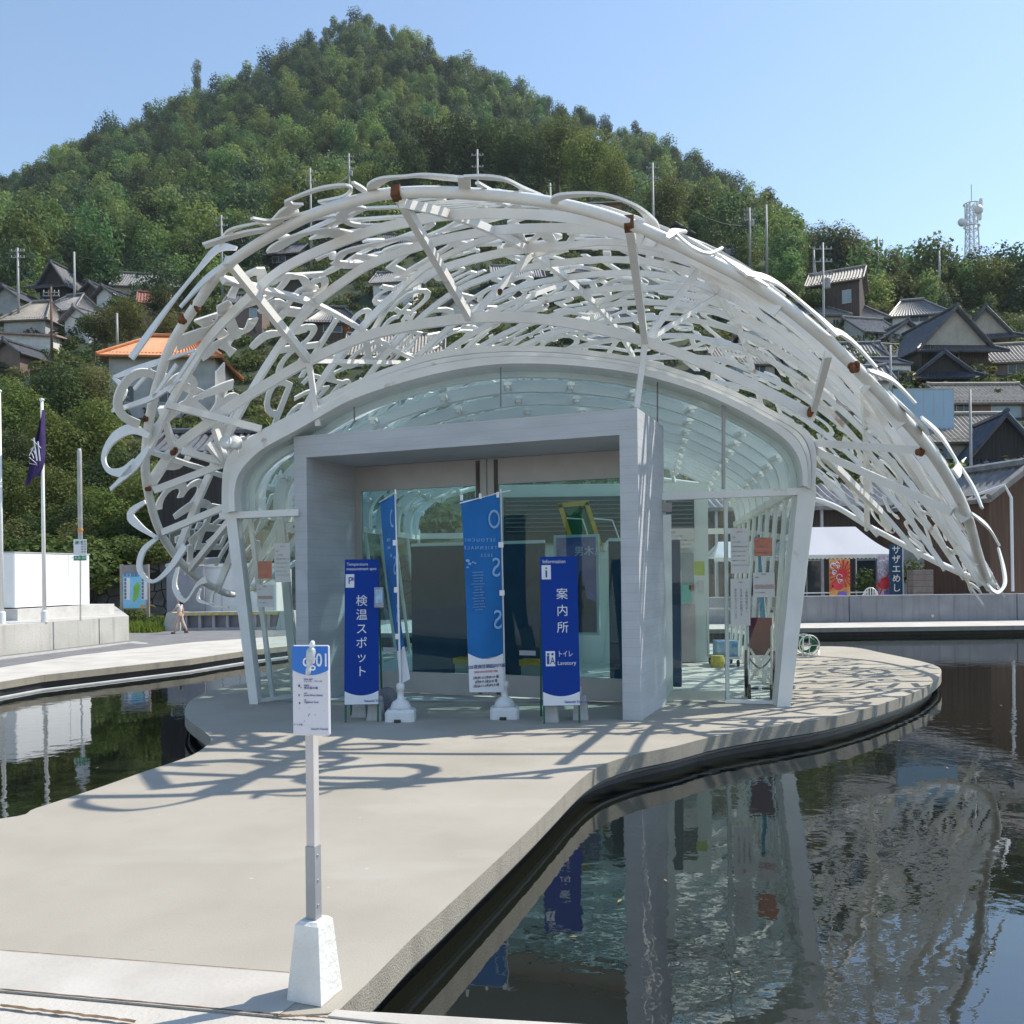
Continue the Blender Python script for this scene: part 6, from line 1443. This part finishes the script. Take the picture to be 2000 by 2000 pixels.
# stone retaining wall along the foot of the slope
m = mat('dark field stones', (.06,.06,.055), .9, col2=(.13,.13,.12), scale=3, bump=.3); n_ = m.node_tree.nodes; l_ = m.node_tree.links
vo = n_.new('ShaderNodeTexVoronoi'); vo.feature = 'DISTANCE_TO_EDGE'; vo.inputs['Scale'].default_value = 2.2; tc = n_.new('ShaderNodeTexCoord'); l_.new(tc.outputs['Object'], vo.inputs['Vector'])
lt_ = n_.new('ShaderNodeMath'); lt_.operation = 'LESS_THAN'; lt_.inputs[1].default_value = .045; l_.new(vo.outputs['Distance'], lt_.inputs[0]); mulmix(m, lt_.outputs[0], (.02,.02,.02))
sw = thing('stone_wall', 'dark stone retaining wall under the thicket on the left', 'wall', (-14, 32, 0))
MB().add([(-16,31.4,0),(2.5,31.4,0),(2.5,31.9,2.3),(-16,31.9,2.3),(-16,34,2.3),(2.5,34,2.3)], [(0,1,2,3),(3,2,5,4)]).build('wall_body', m, sw)
# grass at the foot of the map board
rng = random.Random(4); mb = MB()
for k in range(1500):
    x = rng.uniform(X(252,26.6), X(330,26.6)); y = rng.uniform(25.6, 28.5); h = rng.uniform(.12, .42); a = rng.uniform(0, 3.14); dx, dy = math.cos(a)*.03, math.sin(a)*.03; lx, ly = rng.uniform(-.12,.12), rng.uniform(-.12,.12)
    mb.add([(x-dx,y-dy,0),(x+dx,y+dy,0),(x+lx,y+ly,h)], [(0,1,2)])
tag(mb.build('roadside_grass', leafmat('grass blades', (.10,.16,.02), (.20,.28,.05), .0, 3)), 'bright green roadside grass under the island map board', 'grass', kind='stuff')
# walker
pe = thing('person', 'small long-haired person in pale clothes walking left past the flood gate', 'person', (X(350,25), 25.0, 0))
M_skin = mat('skin', (.55,.33,.24), .6); M_top = mat('pale top', (.62,.58,.54), .8); M_trs = mat('beige striped trousers', (.55,.45,.38), .8, col2=(.42,.33,.28), scale=20); M_hair = mat('black hair', (.012,.010,.010), .5)
def skin(name, verts, edges, rad, m, parent, sub=2, root=0):
    me = bpy.data.meshes.new(name); me.from_pydata(verts, edges, []); o = bpy.data.objects.new(name, me); COL.objects.link(o); me.materials.append(m); o.parent = parent; ROOTM[o.name] = wmat(parent)
    md = o.modifiers.new('skin', 'SKIN'); 
    for i, sv in enumerate(me.skin_vertices[0].data): sv.radius = (rad[i], rad[i]); sv.use_root = (i == root)
    s_ = o.modifiers.new('sub', 'SUBSURF'); s_.levels = s_.render_levels = sub
    return o
V = [(0,0,.56),(-.01,0,.70),(-.01,0,.83),(-.01,0,.88),(-.02,0,.93),(-.03,0,1.0),(-.03,0,1.05),(.0,-.05,.53),(-.09,-.05,.31),(-.12,-.05,.06),(-.19,-.05,.03),(.0,.05,.53),(.07,.05,.30),(.17,.05,.12),(.15,.05,.04),(.0,-.10,.82),(-.10,-.13,.68),(-.20,-.13,.62),(-.25,-.13,.61),(.0,.10,.82),(.06,.12,.67),(.02,.12,.54),(.0,.12,.49)]
E_ = [(0,1),(1,2),(2,3),(3,4),(4,5),(5,6),(0,7),(7,8),(8,9),(9,10),(0,11),(11,12),(12,13),(13,14),(2,15),(15,16),(16,17),(17,18),(2,19),(19,20),(20,21),(21,22)]
Rd = [.075,.065,.075,.03,.028,.065,.05,.06,.042,.028,.02,.06,.042,.028,.02,.032,.025,.018,.014,.032,.025,.018,.014]
skin('body', V, E_, Rd, M_skin, pe)
skin('blouse', [(0,0,.60),(-.01,0,.72),(-.01,0,.83),(.0,-.10,.825),(-.05,-.12,.75),(.0,.10,.825),(.03,.115,.75)], [(0,1),(1,2),(2,3),(3,4),(2,5),(5,6)], [.088,.078,.085,.042,.036,.042,.036], M_top, pe)
skin('trousers', [(0,0,.58),(.0,-.05,.52),(-.085,-.05,.32),(-.11,-.05,.12),(.0,.05,.52),(.065,.05,.31),(.15,.05,.15)], [(0,1),(1,2),(2,3),(0,4),(4,5),(5,6)], [.088,.072,.054,.04,.072,.054,.04], M_trs, pe)
skin('hair', [(-.01,0,1.06),(.035,0,1.03),(.055,0,.95),(.065,0,.83)], [(0,1),(1,2),(2,3)], [.064,.075,.062,.04], M_hair, pe)
for x, y, z in ((-.165,-.05,.025),(.17,.05,.05)): MB().bbox(x-.07,x+.05,y-.03,y+.03,z-.025,z+.03,.02).build('shoe', M_dark, pe, world=False)
mb = MB(); mb.lathe([(.004,0),(.006,.004),(.0,.006)], (-.093,-.022,1.01), 6); mb.lathe([(.004,0),(.006,.004),(.0,.006)], (-.093,.022,1.01), 6); mb.build('eye', M_hair, pe, world=False)

# ------------------------------------------------------------------ right quay: sea wall, tents, stalls
sea = thing('sea_wall', 'long grey concrete sea wall across the far side of the pool', 'wall', (X(1700,26.6), 26.6, 0))
xa, xb = X(1150,26.6), X(2400,26.6); zw = Z(1163,26.6,1700)
edges_ = [xa, X(1450,26.6), X(1658,26.6), X(1986,26.6), xb]
for a, b in zip(edges_[:-1], edges_[1:]): MB().bbox(a+.012, b-.012, 26.6, 27.0, 0, zw, .015).build('wall_section', M_wallg, sea)
MB().lathe([(.05,0),(.05,.02),(.03,.03)], (0,0,0), 12, T(X(1820,26.6),26.6,Z(1203,26.6,1820)) @ Matrix.Rotation(R(90),4,'X')).build('drain_cap', mat('pale plastic', (.55,.55,.55)), sea)
M_tent = glass('tent cloth', (.88,.89,.93), 1.3, .1, .97)
def tent(pxs, ridge, yr, ye, d, dep, label, posts=4):
    x0, x1 = X(pxs[0], d), X(pxs[1], d); r0, r1 = X(ridge[0], d), X(ridge[1], d); zr, ze = Z(yr, d, 1650), Z(ye, d, 1650)
    t = thing('market_tent', label, 'tent', (x0, d, 0)); ym = d+dep/2
    mb = MB(); n = 16
    def sl(a, b, c_, e_):
        pts = []
        for i in range(n+1):
            for j in range(7):
                s, r = i/n, j/6; p = Vector(a).lerp(Vector(b), s).lerp(Vector(c_).lerp(Vector(e_), s), r); p.z -= .10*math.sin(math.pi*r)*(1-.5*abs(math.sin(math.pi*s*2))); pts.append(p)
        mb.grid(pts, n+1, 7)
    sl((r0,ym,zr),(r1,ym,zr),(x0,d,ze),(x1,d,ze)); sl((r1,ym,zr),(r0,ym,zr),(x1,d+dep,ze),(x0,d+dep,ze))
    sl((r0,ym,zr),(r0,ym,zr),(x0,d+dep,ze),(x0,d,ze)); sl((r1,ym,zr),(r1,ym,zr),(x1,d,ze),(x1,d+dep,ze))
    mb.build('roof_cloth', M_tent, t, smooth=True)
    vb = MB(); m_ = 160; pts = []
    for i in range(m_+1):
        x = x0+(x1-x0)*i/m_; pts += [(x, d-.01, ze), (x, d-.01, ze-.11-.045*abs(math.sin(i*.55)))]
    vb.grid(pts, m_+1, 2).build('scalloped_valance', mat('cream tent hem', (.70,.68,.60), .8), t)
    for i in range(posts):
        for y in (d+.05, d+dep-.05): x = x0+.05+(x1-x0-.1)*i/(posts-1); MB().tube([(x,y,0),(x,y,ze)], .022, 6).build('post', M_steel, t)
tent((1532,1755),(1584,1712),1024,1083,30,3.6,'white market tent with scalloped edge behind the sea wall',3)
tent((1395,1530),(1425,1500),1052,1086,30.2,3.2,'smaller white tent seen through the right glass bay',3)
def hung(px0, px1, y0, y1, d, label, seed):
    c = P((px0+px1)/2, y1, d); t = thing('fishing_banner', label, 'banner', tuple(c)); w_, h_ = (px1-px0)/F*d, (y1-y0)/F*d
    MB().grid([(-w_/2+w_*i/8, .04*math.sin(i*1.3), h_*j/6) for i in range(9) for j in range(7)], 9, 7).build('cloth', mat('orange banner cloth' if seed == 1 else 'violet banner cloth', (.75,.30,.08) if seed == 1 else (.50,.42,.68), .7, col2=(.80,.55,.20) if seed == 1 else (.70,.55,.40), scale=5), t, world=False)
    ra = MB(); cx, cz = (.08, h_*.60) if seed == 1 else (-.03, h_*.35)
    for k in range(18):
        if seed == 1 or k % 3 == 0:
            a = k*2*math.pi/18; r = h_*.38; ra.add([(cx,-.06,cz),(max(-w_/2,min(w_/2,cx+r*math.cos(a))),-.06,max(0,min(h_,cz+r*math.sin(a)))),(max(-w_/2,min(w_/2,cx+r*math.cos(a+.17))),-.06,max(0,min(h_,cz+r*math.sin(a+.17))))], [(0,1,2)])
    ra.add([(cx+.16*math.cos(a),-.065,cz+.16*math.sin(a)) for a in np.linspace(0,6.1,14)], [tuple(range(14))]); ra.build('red_sun', mat('banner red', (.62,.03,.04), .7), t, world=False)
    wv = MB(); rng = random.Random(seed)
    for k in range(9): x, z, r = rng.uniform(-w_*.4,w_*.1), rng.uniform(h_*.4,h_*.9), rng.uniform(.04,.1); wv.tube([(x+r*math.cos(a),-.07,z+r*math.sin(a)) for a in np.linspace(0,5,9)], .014, 4)
    wv.build('wave_scrolls', mat('banner scroll', (.70,.68,.80), .7), t, world=False)
    fi = MB(); fx, fz = -w_*.12, h_*.28; fi.add([(fx+.20*math.cos(a),-.075,fz+.15*math.sin(a)) for a in np.linspace(0,6,14)], [tuple(range(14))]); fi.add([(fx-.14,-.075,fz-.02),(fx-.27,-.075,fz-.2),(fx-.24,-.075,fz+.1)], [(0,1,2)]); fi.build('bream_shape', mat('banner crimson', (.66,.05,.06)), t, world=False)
    MB().box(-w_*.1,w_*.3,-.078,-.05,0,h_*.12).build('purple_foot', mat('banner purple', (.20,.12,.45)), t, world=False)
hung(1620,1660,1092,1164,29.8,'orange fishing banner with a red sun under the tent',1)
hung(1714,1744,1086,1164,29.8,'violet and orange fishing banner beside the navy flag',2)
nf = thing('banner_flag', 'narrow navy stall flag with white vertical lettering by the tent', 'banner', tuple(P(1750,1163,29.4)))
w_, h_ = 26/F*29.4, 100/F*29.4; MB().grid([(-w_/2+w_*i/6+.02*math.sin(j), .02*math.sin(i*2+j), .0+h_*j/8) for i in range(7) for j in range(9)], 7, 9).build('cloth', mat('navy stall cloth', (.01,.055,.11), .7), nf, world=False)
lt = MB()
for k, ch in enumerate('サザエめし'): lt.text(ch, .30, T(.0,-.05,h_*(.88-.185*k)) @ FACE, 'CENTER', off=.01)
lt.build('lettering', mat('cream print', (.75,.70,.68)), nf, world=False); MB().tube([(w_/2+.02,0,-.5),(w_/2+.02,0,h_+.1)], .014, 6).build('pole', M_plast, nf, world=False)
ch_ = thing('plastic_chair', 'white plastic garden chair under the tent', 'chair', (X(1699,29.0), 29.0, Z(1163,29,1699)-.62), R(160))
MB().bbox(-.22,.22,-.2,.22,.40,.43,.02).build('seat', M_plast, ch_, world=False)
mb = MB(); nn = 9
for i in range(nn): a = math.pi*i/(nn-1); mb.bar((.21*math.cos(a)*.9,.22,.43),(.21*math.cos(a),.27,.62+.26*math.sin(a)),.035,.012)
mb.tube([(.21*math.cos(a),.27,.62+.26*math.sin(a)) for a in np.linspace(0,math.pi,13)], .018, 6); mb.build('backrest', M_plast, ch_, world=False)
for x in (-.19,.19):
    for y in (-.17,.19): MB().bar((x*1.1,y*1.1,0),(x,y,.41),.035).build('leg', M_plast, ch_, world=False)
    MB().tube([(x*1.1,.24,.62),(x*1.2,0,.64),(x*1.15,-.18,.58),(x*1.05,-.18,.42)], .018, 6).build('armrest', M_plast, ch_, world=False)
for x, lab in ((1570,'white folding table at the left end of the tent'),(1670,'white folding table between the two fishing banners')):
    tb = thing('folding_table', lab, 'table', (X(x,30.6), 30.6, 0)); MB().bbox(-.9,.9,-.3,.3,.78,.81,.01).build('table_top', M_plast, tb, world=False)
    for sx in (-.8,.8):
        for sy in (-.25,.25): MB().tube([(sx,sy,0),(sx,sy,.78)], .016, 6).build('leg', M_steel, tb, world=False)
bp_ = thing('block_pillar', 'brown block pillar at the right end of the tent', 'pillar', (X(1803,29), 29, 0))
m = mat('brown block', (.24,.19,.165), .9, var=.15, scale=5, bump=.3); mulmix(m, line_fac(m, 2, .2, .015), (.12,.10,.09))
MB().bbox(X(1784,29), X(1823,29), 29, 29.5, 0, Z(1113,29,1800), .01).build('block_stack', m, bp_)
for px, yt, lab in ((1776,1088,'leggy potted shrub left of the block pillar'),(1790,1092,'potted shrub rising behind the block pillar'),(1690,1105,'potted plant in the shade under the tent')):
    t = thing('potted_plant', lab, 'plant', (X(px,29.8), 29.8, 0)); h = Z(yt,29.8,px); MB().lathe([(.12,0),(.17,.3),(.15,.3),(.0,.28)], (0,0,.3), 10).build('pot', mat('terracotta', (.30,.13,.08), .8), t, world=False)
    MB().add(*leaf_cloud(px, [((0,0,h-.35),.30),((.1,0,h-.7),.28),((-.12,.05,h-.6),.25)], 260, .11)).build('foliage', M_leafs[3], t, world=False); MB().tube([(0,0,.5),(.02,0,h-.5)], .02, 5).build('stem', M_bark, t, world=False)
lh_ = thing('long_house', 'long dark single-storey house with deep eaves behind the tents', 'house', (X(1600,34), 34, 0))
x0, x1 = X(1180,34), X(1890,34); ze = Z(985,34,1650)
MB().box(x0, x1, 35.0, 39, 0, ze+.1).build('wall', mat('dark plank wall', (.05,.043,.038), .8, col2=(.10,.085,.075), scale=2, stretch=(6,1,.3)), lh_)
rb_ = MB(); tiled(rb_, (x0-.4,37,ze+1.1),(x1+.4,37,ze+1.1),(x0-.4,33.9,ze-.1),(x1+.4,33.9,ze-.1), .28); tiled(rb_, (x1+.4,37,ze+1.1),(x0-.4,37,ze+1.1),(x1+.4,39.6,ze+.2),(x0-.4,39.6,ze+.2), .28); rb_.build('roof', ROOFM['grey'], lh_)
for px in (1250,1400,1540,1606,1760,1870): MB().box(X(px,34.2)-.05, X(px,34.2)+.05, 34.15, 34.25, 0, ze-.05).build('veranda_post', mat('pale timber post', (.42,.42,.42), .7), lh_)
for a, b, z0, z1 in ((1560,1605,.3,2.0),(1670,1712,.3,2.0),(1790,1850,.6,2.1),(1290,1380,.4,2.0)):
    f = MB(); f.box(X(a,35), X(b,35), 34.95, 35.0, z0, z1); o = f.build('window', M_winf, lh_); MB().box(X(a,35)+.06, X(b,35)-.06, 34.93, 34.96, z0+.06, z1-.06).build('pane', M_wing, o)
gw = thing('side_wall', 'grey plastered wall between the tent and the dark warehouse', 'wall', (X(1850,32.5), 32.5, 0)); MB().bbox(X(1765,32.5), X(1900,32.5), 32.5, 32.8, 0, Z(1045,32.5,1850), .02).build('wall_body', WALLM['grey'], gw)
wh_ = house('dark timber warehouse at the right edge behind the sea wall', 2004, 1165, 172, 200, 'barn', 'grey', 'front', R(16), 9, .32, (), d=30, low=1, cat='warehouse', name='timber_warehouse', eave=.35)
b0 = P(1905,965,29.2); MB().tube([P(1903,968,29.0), P(1962,947,28.6), P(1975,972,28.7), P(1978,1155,28.7)], .045, 8).build('downpipe', M_plast, wh_)
# ------------------------------------------------------------------ light air haze round the whole scene
m = bpy.data.materials.new('air haze'); m.use_nodes = True; n_ = m.node_tree.nodes
for q_ in list(n_):
    if q_.type == 'BSDF_PRINCIPLED': n_.remove(q_)
pv = n_.new('ShaderNodeVolumePrincipled'); pv.inputs['Color'].default_value = (.80,.88,1,1); pv.inputs['Density'].default_value = .00017; pv.inputs['Anisotropy'].default_value = .2
m.node_tree.links.new(pv.outputs[0], n_['Material Output'].inputs['Volume'])
hz_ = MB().box(-1000, 1000, -1000, 1000, -3.3, 262).build('haze', m); hz_['kind'] = 'stuff'
# ------------------------------------------------------------------ a few fallen leaves floating on the pool
M_fl = mat('dry leaf', (.30,.22,.10), .8, var=.3, scale=9)
rng = random.Random(17)
for k, (px, py) in enumerate([(1940,1362),(1955,1378),(1925,1410),(1756,1447),(1690,1560),(1850,1500),(1300,1720),(1120,1830),(1440,1900),(1520,1630),(1210,1760),(60,1640),(190,1500),(260,1440)]):
    g = G(px, py, WZ+.006); s = rng.uniform(.012,.026)
    a = rng.uniform(0, 6.3); e1 = Vector((math.cos(a), math.sin(a), 0))*s; e2 = Vector((-math.sin(a), math.cos(a), 0))*s*.4
    o = MB().add([g-e1, g-e2+Vector((0,0,.004)), g+e1+Vector((0,0,.006)), g+e2+Vector((0,0,.004))], [(0,1,2,3)]).build('floating_leaf', M_fl)
    tag(o, 'tiny dry leaf floating on the dark pool water', 'leaf', 'leaves floating on the pool')
